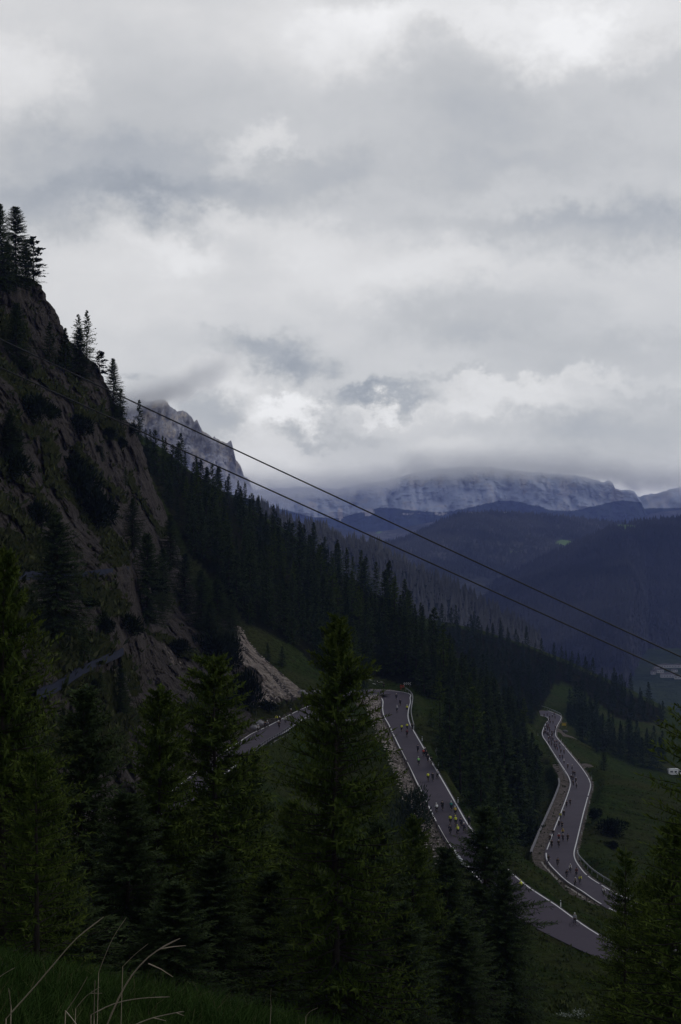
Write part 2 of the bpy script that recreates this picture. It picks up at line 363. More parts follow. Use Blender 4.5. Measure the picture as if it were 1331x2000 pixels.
# ------------------------------------------------------------------ terrain heights
ctrl = []
def add(px, py, d): ctrl.append(P(px, py, d))
for e1, e2 in ((A_o, A_i), (B_l, B_r)):
    for k in range(0, len(e1), 5): ctrl.append((e1[k] + e2[k]) / 2 - (0, 0, .1))
for q in [(250,850,520),(300,880,560),(360,915,620),(430,960,720),(500,1010,820),(560,1048,800),(620,1083,720),(700,1135,610),(770,1182,540),(830,1232,490),(868,1292,440),(885,1342,415),
          (330,1000,450),(400,1100,425),(480,1180,410),(540,1210,420),(600,1250,430),(700,1300,425),(640,1322,398),(600,1200,470),(700,1200,520),(560,1110,600),(470,1040,620),(400,980,580),(780,1285,440),(820,1335,412),(735,1332,415),
          (500,1120,1000),(620,1180,900),(760,1240,750),(860,1310,620),(300,1000,900),
          (850,1222,850),(900,1228,900),(1000,1255,920),(1100,1295,930),(1200,1340,930),(1290,1390,900),(900,1290,750),(1000,1330,740),(1030,1440,590),(1100,1345,860),(1150,1385,800),(1250,1450,720),(1000,1330,1300),(1300,1450,1300),(700,1250,1300),
          (1180,1507,500),(1250,1535,460),(1331,1562,430),(1400,1585,420),(1200,1600,365),(1250,1700,300),(1360,1700,300),(1200,1660,320),(1250,1560,560),(1315,1513,640),(1180,1482,620),(1160,1455,640),(1120,1440,610),
          (540,1500,289),(650,1500,300),(700,1450,330),(700,1600,265),(790,1700,228),(600,1430,322),(600,1600,255),
          (840,1412,362),(872,1500,300),(920,1575,270),(985,1660,240),(1010,1700,262),(985,1620,318),(960,1500,345),(960,1420,420),(985,1495,372),(1050,1480,480),(900,1400,400),
          (1100,1740,243),(1060,1700,268),(1150,1785,222),
          (1130,1900,160),(1080,1960,138),(1060,2010,120),(1250,1900,170),(1340,1990,132)]:
    add(*q)
ctrl += [np.array(v, float) for v in [
    (15,100,-37),(8,60,-24),(2,40,-17.5),(0,60,-23.5),(-10,60,-22),(-25,60,-18),(-40,60,-12),(-12,100,-36),(-30,100,-31),(-60,100,-20),(-24,140,-43),(-50,140,-36),(-10,200,-51),(-30,200,-50),(-4,250,-54),(0,160,-49),
    (-60,300,-60),(-100,300,-60),(-70,200,-52),(-60,400,-45),(30,60,-28),(30,100,-38),(50,100,-45),(60,150,-54),(70,200,-65),(80,260,-74),(110,350,-84),(160,450,-98),(220,700,-140),(400,900,-230),(0,1300,-140),(350,1300,-262),(-300,1000,60),(-250,600,50),(300,300,-120),(-100,20,10),(-100,-100,10),(100,-100,-25),(0,-100,-2),(100,40,-40)]]
_t = np.gradient(B_l, axis=0); _n = np.stack([-_t[:, 1], _t[:, 0]], 1); _n /= np.linalg.norm(_n, axis=1)[:, None]; _n *= np.sign(((B_l - B_r)[:, :2] * _n).sum(1))[:, None]
for k in range(0, len(B_l), 9):
    if 285 < B_l[k, 1] < 500:
        for off, dz in ((5.5, 4.0), (9.0, 4.5)): ctrl.append(np.array([B_l[k, 0] + _n[k, 0] * off, B_l[k, 1] + _n[k, 1] * off, B_l[k, 2] - dz]))
ctrl = np.array(ctrl, float)
TERR = TPS(ctrl[:, :2], ctrl[:, 2], lam=1e-3)
ROADPTS = []      # centre points, half width, for shaping the ground
for (e1, e2, w1, w2) in ((A_o, A_i, 1.2, 0.5), (B_l, B_r, 2.6, 1.0)):
    c = (e1 + e2) / 2; t = np.gradient(c, axis=0)
    for k in range(len(c)):
        n = e1[k] - c[k]; hw = np.linalg.norm(n); n = n / hw
        ROADPTS.append((*(c[k] + n * (w1 - w2) / 2), hw + (w1 + w2) / 2))
ROADPTS = np.array(ROADPTS)
def G(x, y, detail=True):
    """terrain height"""
    x, y = np.broadcast_arrays(np.asarray(x, float), np.asarray(y, float)); sh = x.shape; x = x.ravel(); y = y.ravel()
    r = np.hypot(x, y)
    zk = -1.65 - .114 * y - .245 * x - .0105 * np.maximum(y, 0) ** 2
    zk = np.clip(zk, -60, 12)
    z = TERR(x, y)
    if detail:
        z = z + smooth(60, 200, r) * ((fbm(x / 14, y / 14, s=3, oct=4) - .5) * 2.2)
    m = (y > 120) & (y < 900) & (x > -90) & (x < 160)
    if m.any():
        idx = np.nonzero(m)[0]
        for i in range(0, len(idx), 6000):
            s = idx[i:i + 6000]
            D = np.hypot(x[s][:, None] - ROADPTS[None, :, 0], y[s][:, None] - ROADPTS[None, :, 1]) - ROADPTS[None, :, 3]
            j = D.argmin(1); dd = D[np.arange(len(s)), j]; zr = ROADPTS[j, 2] - 0.16
            w = smooth(0.3, 3.0, dd); z[s] = zr * (1 - w) + z[s] * w
    w = smooth(16, 38, r) * (y > 0) + smooth(30, 60, r) * (y <= 0)
    z = zk * (1 - w) + z * w
    z = z + (1 - w) * (fbm(x / 1.6, y / 1.6, s=9, oct=3) - .5) * .16
    return z.reshape(sh)
def ray_ground(px, py, d0=20, d1=1300, n=700):
    """depth at which the line of sight (px,py) first meets the terrain"""
    px = np.atleast_1d(np.asarray(px, float)); py = np.atleast_1d(np.asarray(py, float))
    d = np.exp(np.linspace(math.log(d0), math.log(d1), n)); out = np.full(len(px), np.nan)
    for k in range(0, len(px), 200):
        a, b = px[k:k + 200], py[k:k + 200]
        X = (a[:, None] - 665.5) / F * d; Z = (1000 - b[:, None]) / F * d
        H = TERR(X, np.broadcast_to(d, X.shape)); under = Z < H
        has = under.any(1); j = under.argmax(1); out[k:k + 200][has] = d[j[has]]
    return out

# ---- ground sheet: rings round the viewpoint, fine in front
th = np.concatenate([np.linspace(-180, -19, 46)[:-1], np.linspace(-19, 19, 430), np.linspace(19, 180, 46)[1:]])
rr = [0.5]
while rr[-1] < 1400: rr.append(rr[-1] * (1.03 if rr[-1] < 40 else 1.02 if rr[-1] < 150 else 1.0042 if rr[-1] < 650 else 1.012))
rr = np.array(rr); TH, RR = np.meshgrid(np.radians(th), rr)
gx, gy = RR * np.sin(TH), RR * np.cos(TH)
gz = G(gx, gy)
def road_dist(x, y, e1, e2):
    c = (e1 + e2) / 2; hw = np.linalg.norm(e1 - e2, axis=1) / 2; o = np.full(x.shape, 99.0)
    m = (y > c[:, 1].min() - 30) & (y < c[:, 1].max() + 30) & (x > c[:, 0].min() - 30) & (x < c[:, 0].max() + 30)
    xs, ys = x[m], y[m]; r = np.empty(len(xs))
    for i in range(0, len(xs), 8000):
        D = np.hypot(xs[i:i + 8000, None] - c[None, :, 0], ys[i:i + 8000, None] - c[None, :, 1]) - hw[None]
        r[i:i + 8000] = D.min(1)
    o[m] = r; return o
def side(x, y, e1, e2):
    """+1 on the e1 side of the road"""
    c = (e1 + e2) / 2; o = np.zeros(x.shape)
    m = (y > c[:, 1].min() - 30) & (y < c[:, 1].max() + 30) & (x > c[:, 0].min() - 30) & (x < c[:, 0].max() + 30)
    xs, ys = x[m], y[m]; r = np.empty(len(xs)); nn = (e1 - e2)[:, :2]
    for i in range(0, len(xs), 8000):
        dx = xs[i:i + 8000, None] - c[None, :, 0]; dy = ys[i:i + 8000, None] - c[None, :, 1]
        j = (dx ** 2 + dy ** 2).argmin(1); k = np.arange(len(j)); r[i:i + 8000] = np.sign(dx[k, j] * nn[j, 0] + dy[k, j] * nn[j, 1])
    o[m] = r; return o
dA = road_dist(gx, gy, A_o, A_i); sA = side(gx, gy, A_o, A_i); dB = road_dist(gx, gy, B_l, B_r); sB = side(gx, gy, B_l, B_r)
onB = dB < dA
grav = np.zeros_like(gx)
inner = (sA < 0) & (gx > 4)
grav = np.maximum(grav, np.where(inner & (dA < 6), (.82 - .8 * smooth(2.2, 4.6, dA)) * smooth(225, 235, gy), 0))
grav = np.maximum(grav, np.where((sA > 0) & (dA < 3.5), (1.0 - smooth(.6, 2.0, dA)) * np.where((gx > 3) & (gx < 16) & (gy > 388), 1.3, .2), 0))
grav = np.maximum(grav, np.where((sB > 0) & (dB < 5) & (gy < 480), 1.0 - smooth(2.2, 3.6, dB), 0))
grav = np.maximum(grav, np.where((sB < 0) & (dB < 3), .75 - .75 * smooth(.5, 1.6, dB), 0))
for (px, py, z, rx, ry) in ((1098, 1427, -99.5, 7.5, 10), (1141, 1496, -85, 3.0, 7)):
    q = PZ(px, py, z); grav = np.maximum(grav, 1.6 * (1 - smooth(.75, 1.1, np.hypot((gx - q[0]) / rx, (gy - q[1]) / ry))))
M_ground = M['ground']
GROUND_ATTR = dict(gravel=grav.ravel())
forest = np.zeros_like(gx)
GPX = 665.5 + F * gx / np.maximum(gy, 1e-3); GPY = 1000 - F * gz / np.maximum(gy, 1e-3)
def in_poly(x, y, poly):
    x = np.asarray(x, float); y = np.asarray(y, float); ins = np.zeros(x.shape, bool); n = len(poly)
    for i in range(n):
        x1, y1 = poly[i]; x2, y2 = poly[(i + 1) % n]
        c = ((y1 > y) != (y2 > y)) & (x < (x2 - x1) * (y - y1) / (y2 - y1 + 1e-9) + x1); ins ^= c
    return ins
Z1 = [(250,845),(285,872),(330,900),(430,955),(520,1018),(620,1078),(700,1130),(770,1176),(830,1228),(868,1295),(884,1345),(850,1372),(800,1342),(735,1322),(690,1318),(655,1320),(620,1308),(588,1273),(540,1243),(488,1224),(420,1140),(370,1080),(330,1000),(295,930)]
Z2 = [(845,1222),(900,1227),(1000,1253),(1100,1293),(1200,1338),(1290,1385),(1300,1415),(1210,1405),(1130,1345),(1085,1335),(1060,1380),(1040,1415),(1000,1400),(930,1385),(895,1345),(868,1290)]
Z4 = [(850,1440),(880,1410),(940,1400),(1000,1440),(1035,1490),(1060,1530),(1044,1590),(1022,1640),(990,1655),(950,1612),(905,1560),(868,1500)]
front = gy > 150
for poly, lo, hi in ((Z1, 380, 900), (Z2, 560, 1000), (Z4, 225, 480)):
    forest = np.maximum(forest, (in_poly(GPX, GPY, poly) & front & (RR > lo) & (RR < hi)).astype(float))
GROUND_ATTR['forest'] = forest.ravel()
nr, nc = gx.shape
go = obj('ground', mesh('ground', np.stack([gx.ravel(), gy.ravel(), gz.ravel()], 1), grid_faces(nr, nc), [M_ground], attrs=GROUND_ATTR))
tag(go, kind='structure')

# ---- roads: one ribbon each, columns edge / painted line / carriageway / line / edge
def ribbon(name, e1, e2, l1=None, l2=None, verge=0.25, lw=0.23):
    n = len(e1); W = np.linalg.norm(e2 - e1, axis=1)[:, None]; u = (e2 - e1) / W
    cols = [e1 - u * verge, e1, e1 + u * lw, (e1 + e2) / 2 + (0, 0, .06), e2 - u * lw, e2, e2 + u * verge]
    V = np.stack(cols, 1); nc = len(cols)
    f = grid_faces(n, nc); mi = np.zeros((n - 1, nc - 1), int)
    k = np.arange(n - 1)
    m1 = np.ones(n - 1, bool) if l1 is None else l1(V[:-1, 1]); m2 = np.ones(n - 1, bool) if l2 is None else l2(V[:-1, 5])
    mi[m1, 1] = 1; mi[m2, 4] = 1
    o = obj(name, mesh(name, V.reshape(-1, 3), f, [M['asphalt'], M['paint']], mi.ravel())); tag(o, kind='structure'); return o
worn = lambda v: fbm(v[:, 0] / 3, v[:, 1] / 3, s=44, oct=2) > .2
ribbon('road', A_o, A_i, worn, lambda v: worn(v) & (v[:, 1] > 222))
ribbon('road', B_l, B_r, worn, worn)

# ------------------------------------------------------------------ left mountainside: rock face with turf ledges
SIL = np.array([(-220,440),(-140,475),(-60,508),(0,532),(62,543),(80,557),(86,570),(95,590),(107,605),(114,620),(119,635),(125,646),(135,662),(150,680),(165,692),(180,704),(192,718),(205,745),(216,768),(230,800),(245,822),(262,838),(275,862),(284,895),(294,930),(305,960),(320,990),(328,1015),(336,1040),(346,1062),(360,1100),(375,1140),(390,1165),(405,1185),(424,1202),(448,1216),(466,1221),(474,1228),(484,1250),(510,1280),(540,1306),(566,1328),(590,1348),(600,1362),(602,1376),(566,1394),(493,1430),(420,1478),(330,1545),(240,1600),(140,1690),(40,1760)], float)
SILD = np.array([(62,543,330),(118,635,350),(190,715,365),(245,820,385),(285,895,395),(322,990,400),(360,1100,400),(405,1185,398),(466,1221,392),(510,1280,380),(566,1328,366),(598,1362,356),
 (0,560,300),(0,800,250),(0,1000,215),(0,1130,200),(0,1300,165),(100,700,330),(100,800,300),(100,900,280),(100,1000,258),(100,1130,228),(120,1335,190),(240,1270,240),(240,1110,275),(200,1000,312),(200,900,338),(200,800,352),(300,1110,332),(300,1200,312),(300,1300,280),(380,1300,315),(450,1350,325),(500,1370,332),(545,1368,346),(-150,560,250),(-150,900,200),(-150,1200,160),(-150,1500,125),(0,1500,145),(50,640,318),(50,900,258),(400,1240,352),(450,1280,352),(500,1320,352),(200,1400,215),(300,1440,240),(400,1420,277)]
 + [(s[0], s[1], -s[4] * F / (s[1] - 1000.0)) for s in ROAD_A[0:7]] + [(140,1690,168),(40,1760,146),(40,1640,150)], float)
MD = TPS(SILD[:, :2], SILD[:, 2], lam=1e-4)
def near_line(px, py, pts, w):
    """1 on a polyline (photo columns/rows), fading over w"""
    d = np.full(np.shape(px), 1e9)
    for (x1, y1), (x2, y2) in zip(pts[:-1], pts[1:]):
        t = np.clip(((px - x1) * (x2 - x1) + (py - y1) * (y2 - y1)) / ((x2 - x1) ** 2 + (y2 - y1) ** 2), 0, 1)
        d = np.minimum(d, np.hypot(px - x1 - t * (x2 - x1), py - y1 - t * (y2 - y1)))
    return 1 - smooth(w * .5, w * 1.15, d)
RAMPS = [([(-150,560),(0,600),(40,640)],10),([(120,690),(160,760),(225,835)],9),([(20,800),(60,840),(90,900)],8),([(150,880),(190,930),(240,985)],9),([(255,930),(290,1000),(320,1050)],9),([(0,905),(60,960),(110,1000)],12),([(270,1230),(330,1255),(400,1290)],9),([(300,1400),(420,1370),(470,1330)],16),([(240,1400),(340,1400)],22),([(-150,640),(0,725),(46,756),(70,775)],16),([(43,712),(77,736),(107,750),(150,790),(200,830),(232,845)],11),([(71,833),(90,870),(107,904),(110,940)],16),([(105,935),(143,976),(179,1012),(217,1050),(245,1078)],17),
         ([(205,1088),(250,1090)],14),([(-150,900),(0,984),(25,1001),(64,1035),(80,1055)],14),([(-150,1080),(0,1075),(90,1090)],38),([(45,1190),(90,1230),(130,1290)],45),([(165,1140),(200,1165),(235,1185)],26),([(150,1240),(200,1265)],26),([(-100,1250),(20,1330)],60),
         ([(130,1330),(210,1330),(240,1400)],30),([(30,1450),(200,1450)],60),([(505,1395),(540,1388),(590,1366)],11),([(0,640),(30,660)],26),([(250,1290),(262,1340)],14)]
SCREE = [(466,1221),(474,1226),(486,1252),(512,1282),(542,1308),(568,1330),(592,1350),(585,1362),(560,1366),(541,1376),(520,1372),(506,1384),(502,1372),(512,1350),(515,1325),(500,1305),(478,1300),(462,1280),(470,1258),(464,1240)]
SCREE2 = [([(322,1270),(345,1290),(366,1300)],12),([(398,1165),(408,1185)],7),([(60,980),(72,975)],5)]
def mountainside():
    pys = np.arange(440, 1761, 1.9); xr = np.interp(pys, SIL[:, 1], SIL[:, 0])
    jag = (fbm(pys / 9.0, pys * 0, s=21, oct=4) - .5) * 9 * smooth(545, 560, pys) * (1 - smooth(1200, 1225, pys))
    xr = xr + jag
    nc = 290; s = np.linspace(0, 1, nc) ** 0.85
    PX = -220 + (xr[:, None] + 220) * s[None]; PY = np.repeat(pys[:, None], nc, 1)
    D = MD(PX, PY)
    wx = (fbm(PX / 26, PY / 26, s=71, oct=5, gain=.6) - .5) * 46; wy = (fbm(PX / 26, PY / 26, s=72, oct=5, gain=.6) - .5) * 46
    grass = np.zeros_like(PX)
    for pts, w in RAMPS: grass = np.maximum(grass, near_line(PX + wx, PY + wy, pts, w))
    scree = in_poly(PX + wx * .25, PY + wy * .25, SCREE).astype(float)
    for pts, w in SCREE2: scree = np.maximum(scree, .46 * near_line(PX + wx, PY + wy, pts, w))
    streak = smooth(.50, .66, fbm((PX - .82 * PY) / 8, (PX + PY) / 70, s=65, oct=4)); scree = scree * (1 - .62 * streak)
    X = (PX - 665.5) / F * D; Z = (1000 - PY) / F * D
    rk = 1 - .85 * np.maximum(grass, scree)
    edge = smooth(0, .06, 1 - s)[None] * np.ones_like(PX)
    base = smooth(0, 40, np.interp(PX, [240, 330, 420, 493, 566, 602], [1600, 1545, 1478, 1430, 1394, 1372]) - PY)
    # buttresses, ledges and cracks
    n = (ridged(X / 15, Z / 20, D / 24, s=5, oct=6) - .55) * 15 + (ridged(X / 4.5 + wx * .02, Z / 4.5, D / 7, s=8, oct=4) - .5) * 6.0 + (np.floor(fbm(X / 7, Z / 5, D / 9, s=18, oct=3) * 9) / 9 - .5) * 9
    led = (np.abs(((Z + 6 * fbm(X / 20, D / 20, s=6) ) / 7.5) % 1 - .5) - .25) * 4.5
    g2 = (fbm(X / 9, Z / 9, D / 9, s=31, oct=4) - .5) * 2.0
    rill = scree * ((ridged((PX - .95 * PY) / 13, (PX + PY) / 120, s=61, oct=4) - .5) * 7 + (fbm(PX / 7, PY / 7, s=63) - .5) * 4)
    D = D + ((n + led) * rk + g2 + rill) * base * (.25 + .75 * edge)
    # carry the surface round behind its outline
    k = np.arange(1, 9)[None]; mode = smooth(1370, 1380, pys)[:, None]
    PXb = xr[:, None] - 1.5 * k - .35 * k ** 2; Db = D[:, -1:] + 4 * k + 1.3 * k ** 2
    PXa = np.hstack([PX, PXb]); Da = np.hstack([D, Db]); PYa = np.hstack([PY, np.repeat(pys[:, None], 8, 1) + mode * k * 5 + (1 - mode) * k * .6])
    V = np.stack([(PXa - 665.5) / F * Da, Da, (1000 - PYa) / F * Da], -1)
    at = dict(grass=np.hstack([grass, np.repeat(grass[:, -1:], 8, 1)]).ravel(), scree=np.hstack([scree, np.repeat(scree[:, -1:], 8, 1)]).ravel())
    o = obj('mountainside', mesh('mountainside', V.reshape(-1, 3), grid_faces(len(pys), nc + 8), [M['cliff']], attrs=at))
    tag(o, kind='structure'); return PX, PY, D
MPX, MPY, MDEP = mountainside()
def cliff_depth(px, py):
    """depth of the rock face at a photo position"""
    i = int(np.clip(np.searchsorted(MPY[:, 0], py), 0, len(MPY) - 1)); return float(np.interp(px, MPX[i], MDEP[i]))

# ------------------------------------------------------------------ far relief
def hill(name, sil, dc, d0, z0, mat, cols=240, rows=60, amp=20, crest=3, seed=1, pw=.8, attrs=None, x0=None, x1=None, fine=40.0, kind='structure', rock=0):
    sil = np.array(sil, float); xs = np.linspace(sil[0, 0], sil[-1, 0], cols)
    cy = np.interp(xs, sil[:, 0], sil[:, 1]); cd = dc if np.isscalar(dc) else np.interp(xs, [a for a, _ in dc], [b for _, b in dc])
    if not np.isscalar(d0): d0 = np.interp(xs, [a for a, _ in d0], [b for _, b in d0])[None]
    cd = np.broadcast_to(cd, xs.shape); cz = (1000 - cy) / F * cd
    cz = cz + (fbm(xs / 6, xs * 0, s=seed, oct=5, gain=.6) - .5) * crest * cd / F * 2
    t = np.linspace(0, 1, rows)[:, None]
    d = d0 + (cd[None] - d0) * t; z = z0 + (cz[None] - z0) * t ** pw
    X = (xs[None] - 665.5) / F * d
    w = np.sin(np.pi * np.clip(t * .97, 0, 1)) ** .6 * (1 - smooth(.9, 1, t) * .75)
    n = (ridged(X / fine / 6, d / fine / 6, z / fine / 6, s=seed, oct=6) - .5) if rock else (fbm(X / fine / 5, d / fine / 5, s=seed, oct=6) - .5)
    if rock: n = n + (ridged(X / fine / 1.7, d / fine / 30, z / fine / 9, s=seed + 3, oct=5) - .5) * .38 + (fbm(X / fine, d / fine / 4, z / fine, s=seed + 5, oct=5, gain=.6) - .5) * .35; d = d + n * amp * 2 * w; X = (xs[None] - 665.5) / F * d
    else: z = z + n * amp * 2 * w
    tb = np.linspace(.1, 1, 8)[:, None]
    db = cd[None] * (1 + .10 * tb); zb = cz[None] - (np.abs(cz[None] - z0) + 60) * .8 * tb ** 1.3
    X2 = np.vstack([X, (xs[None] - 665.5) / F * db]); d2 = np.vstack([d, db]); z2 = np.vstack([z, zb])
    at = {}
    px = 665.5 + F * X2 / d2; py = 1000 - F * z2 / d2
    for k, fn in (attrs or {}).items(): at[k] = fn(px, py).ravel()
    o = obj(name, mesh(name, np.stack([X2, d2, z2], -1).reshape(-1, 3), grid_faces(rows + 8, cols), [mat], attrs=at)); tag(o, kind=kind)
    return X2[:rows], d2[:rows], z2[:rows]
def blob(px, py, x, y, rx, ry): return np.exp(-(((px - x) / rx) ** 2 + ((py - y) / ry) ** 2))
zero = lambda px, py: px * 0
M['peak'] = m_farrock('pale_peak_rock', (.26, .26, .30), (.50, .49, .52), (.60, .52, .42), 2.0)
M['range'] = m_farrock('far_range_rock', (.36, .40, .47), (.47, .50, .56), (.53, .50, .48), 1.3, wood=(.030, .042, .030))  # bluish haze tone painted into the rock, since little haze covers the range
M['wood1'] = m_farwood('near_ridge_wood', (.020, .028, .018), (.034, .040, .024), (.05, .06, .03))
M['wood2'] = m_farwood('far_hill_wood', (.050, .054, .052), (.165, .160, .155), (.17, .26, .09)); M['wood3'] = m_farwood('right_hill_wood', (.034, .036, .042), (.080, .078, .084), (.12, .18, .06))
PEAK = [(150,730),(200,748),(242,786),(258,782),(275,781),(294,784),(306,780),(317,778),(325,782),(333,794),(346,803),(356,801),(366,806),(375.5,815),(380,824),(383,820),(386,821),(396,842),(407,848),(416,855),(419,851),(422,855),(430,860),(436,862),(443,865),(449,862),(452,861),(455.5,873),(461,898),(470,909),(474,919),(477,930),(482,933),(486,936),(490,946),(493,954),(500,972),(520,1000),(545,1020),(570,1050)]
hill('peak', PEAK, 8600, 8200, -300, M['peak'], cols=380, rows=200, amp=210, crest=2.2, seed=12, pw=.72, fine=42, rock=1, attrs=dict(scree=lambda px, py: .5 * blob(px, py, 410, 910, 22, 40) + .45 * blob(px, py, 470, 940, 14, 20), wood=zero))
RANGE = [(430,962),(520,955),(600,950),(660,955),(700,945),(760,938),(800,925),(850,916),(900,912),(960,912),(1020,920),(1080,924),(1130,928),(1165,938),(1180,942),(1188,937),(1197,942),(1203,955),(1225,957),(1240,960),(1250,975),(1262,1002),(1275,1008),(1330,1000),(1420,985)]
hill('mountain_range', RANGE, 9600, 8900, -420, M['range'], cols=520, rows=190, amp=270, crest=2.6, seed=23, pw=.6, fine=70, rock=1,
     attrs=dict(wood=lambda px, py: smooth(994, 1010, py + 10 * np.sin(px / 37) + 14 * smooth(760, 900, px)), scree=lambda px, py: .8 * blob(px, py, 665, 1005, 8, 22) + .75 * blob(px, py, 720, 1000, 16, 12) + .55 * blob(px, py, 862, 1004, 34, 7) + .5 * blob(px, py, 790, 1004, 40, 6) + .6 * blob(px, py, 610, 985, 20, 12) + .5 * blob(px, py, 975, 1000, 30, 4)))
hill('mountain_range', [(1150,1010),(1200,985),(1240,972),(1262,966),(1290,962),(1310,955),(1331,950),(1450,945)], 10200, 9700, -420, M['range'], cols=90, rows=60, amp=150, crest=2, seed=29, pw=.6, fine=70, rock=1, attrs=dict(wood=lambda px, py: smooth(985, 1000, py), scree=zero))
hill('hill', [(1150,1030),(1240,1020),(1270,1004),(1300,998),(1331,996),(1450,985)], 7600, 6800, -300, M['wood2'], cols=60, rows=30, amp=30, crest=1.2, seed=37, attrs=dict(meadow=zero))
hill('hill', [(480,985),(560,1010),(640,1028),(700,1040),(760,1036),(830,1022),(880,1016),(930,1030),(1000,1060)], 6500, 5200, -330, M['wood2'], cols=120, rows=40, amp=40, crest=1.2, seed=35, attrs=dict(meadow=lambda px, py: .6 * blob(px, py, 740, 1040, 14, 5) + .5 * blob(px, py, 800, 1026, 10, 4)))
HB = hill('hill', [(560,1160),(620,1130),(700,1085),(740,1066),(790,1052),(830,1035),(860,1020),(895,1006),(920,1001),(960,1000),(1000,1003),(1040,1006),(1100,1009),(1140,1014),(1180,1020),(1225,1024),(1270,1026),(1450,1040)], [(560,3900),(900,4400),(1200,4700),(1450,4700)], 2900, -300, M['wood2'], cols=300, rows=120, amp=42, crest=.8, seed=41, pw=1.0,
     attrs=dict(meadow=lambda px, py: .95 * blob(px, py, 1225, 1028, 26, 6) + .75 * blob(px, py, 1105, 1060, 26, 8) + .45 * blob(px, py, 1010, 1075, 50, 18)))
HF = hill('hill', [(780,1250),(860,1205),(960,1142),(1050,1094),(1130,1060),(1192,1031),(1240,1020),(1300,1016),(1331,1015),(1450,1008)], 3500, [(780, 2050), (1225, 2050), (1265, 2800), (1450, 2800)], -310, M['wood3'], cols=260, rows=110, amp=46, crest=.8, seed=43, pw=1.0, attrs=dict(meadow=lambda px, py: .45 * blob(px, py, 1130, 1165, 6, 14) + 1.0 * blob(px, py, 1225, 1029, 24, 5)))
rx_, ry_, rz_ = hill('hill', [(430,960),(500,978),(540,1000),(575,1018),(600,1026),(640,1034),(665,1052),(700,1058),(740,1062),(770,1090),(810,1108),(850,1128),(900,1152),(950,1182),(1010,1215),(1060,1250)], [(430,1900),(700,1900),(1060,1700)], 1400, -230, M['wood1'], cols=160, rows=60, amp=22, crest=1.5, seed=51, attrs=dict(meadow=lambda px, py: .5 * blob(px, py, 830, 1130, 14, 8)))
# valley floor
vx, vy = np.meshgrid(np.linspace(-2400, 2400, 50), np.linspace(900, 7800, 60))
vz = -276 + (fbm(vx / 300, vy / 300, s=77) - .5) * 14
M['valley'] = m_farwood('valley_meadow', (.03, .045, .022), (.05, .065, .03), (.06, .08, .04))
vo = obj('valley_floor', mesh('valley_floor', np.stack([vx, vy, vz], -1).reshape(-1, 3), grid_faces(60, 50), [M['valley']], attrs=dict(meadow=np.zeros(3000)))); tag(vo, kind='structure')

# ------------------------------------------------------------------ haze over the valley
def closed_box(name, x0, x1, y0, y1, z0, z1, mat):
    v = [(x, y, z) for z in (z0, z1) for y in (y0, y1) for x in (x0, x1)]
    f = [(0, 2, 3, 1), (4, 5, 7, 6), (0, 1, 5, 4), (2, 6, 7, 3), (0, 4, 6, 2), (1, 3, 7, 5)]
    return obj(name, mesh(name, v, np.array(f), [mat], smoothf=False))
hm = bpy.data.materials.new('haze'); hm.use_nodes = True; nt = hm.node_tree; nt.nodes.clear()
pv = nt.nodes.new('ShaderNodeVolumePrincipled'); pv.inputs['Color'].default_value = (.34, .44, 1.0, 1); pv.inputs['Density'].default_value = HAZE_DENSITY if 'HAZE_DENSITY' in globals() else 6.2e-5
pv.inputs['Anisotropy'].default_value = 0.2
ou = nt.nodes.new('ShaderNodeOutputMaterial'); nt.links.new(pv.outputs[0], ou.inputs['Volume'])
hz_o = closed_box('haze', -3200, 3200, -1500, 8050, -460, 130, hm); tag(hz_o, kind='stuff')

# ------------------------------------------------------------------ low cloud hiding the mountain tops
def cloud_mat(name, stops, x0, x1, soft, amp, dens, sc, top):
    m = bpy.data.materials.new(name); m.use_nodes = True; nt = m.node_tree; nt.nodes.clear(); g = NT(nt)
    p = geo_pos(nt) if False else coords(nt); sp = nt.nodes.new('ShaderNodeSeparateXYZ'); nt.links.new(p, sp.inputs[0]); x, y, z = sp.outputs
    lo = min(v for _, v in stops); hi = max(v for _, v in stops)
    b = g.ramp(g.m('DIVIDE', g.m('SUBTRACT', x, x0), x1 - x0), [((a - x0) / (x1 - x0), (v - lo) / (hi - lo + 1e-6)) for a, v in stops], 'EASE')
    base = g.m('ADD', g.m('MULTIPLY', b, hi - lo), lo)
    n = g.noise(p, 1 / sc, 5, .62, .4); n2 = g.noise(p, 2.2 / sc, 4, .6, .3); n3 = g.noise(p, .8 / sc, 4, .6)
    h = g.m('ADD', g.m('SUBTRACT', z, base), g.m('MULTIPLY', g.m('SUBTRACT', n, .5), amp))
    k = g.m('DIVIDE', g.m('ADD', h, soft * .5), soft, clamp=True); k = g.m('MULTIPLY', k, k)
    ht = g.m('ADD', g.m('SUBTRACT', z, g.m('ADD', base, top)), g.m('MULTIPLY', g.m('SUBTRACT', n3, .5), 160))
    kt = g.m('SUBTRACT', 1.0, g.m('DIVIDE', g.m('ADD', ht, 90), 180, clamp=True)); k = g.m('MULTIPLY', k, g.m('MULTIPLY', kt, kt))
    k = g.m('MULTIPLY', k, g.m('DIVIDE', g.m('SUBTRACT', x, x0), 350, clamp=True)); k = g.m('MULTIPLY', k, g.m('DIVIDE', g.m('SUBTRACT', x1, x), 350, clamp=True))
    k = g.m('MULTIPLY', k, g.ramp(n2, [(.3, .15), (.6, 1.)]))
    v = nt.nodes.new('ShaderNodeVolumePrincipled'); v.inputs['Color'].default_value = (.985, .99, 1, 1); v.inputs['Anisotropy'].default_value = .75
    nt.links.new(g.m('MULTIPLY', k, dens), v.inputs['Density']); o = nt.nodes.new('ShaderNodeOutputMaterial'); nt.links.new(v.outputs[0], o.inputs['Volume']); m.cycles.volume_step_rate = .6; return m
D0 = 8400.0
xs = lambda px: (px - 665.5) / F * D0
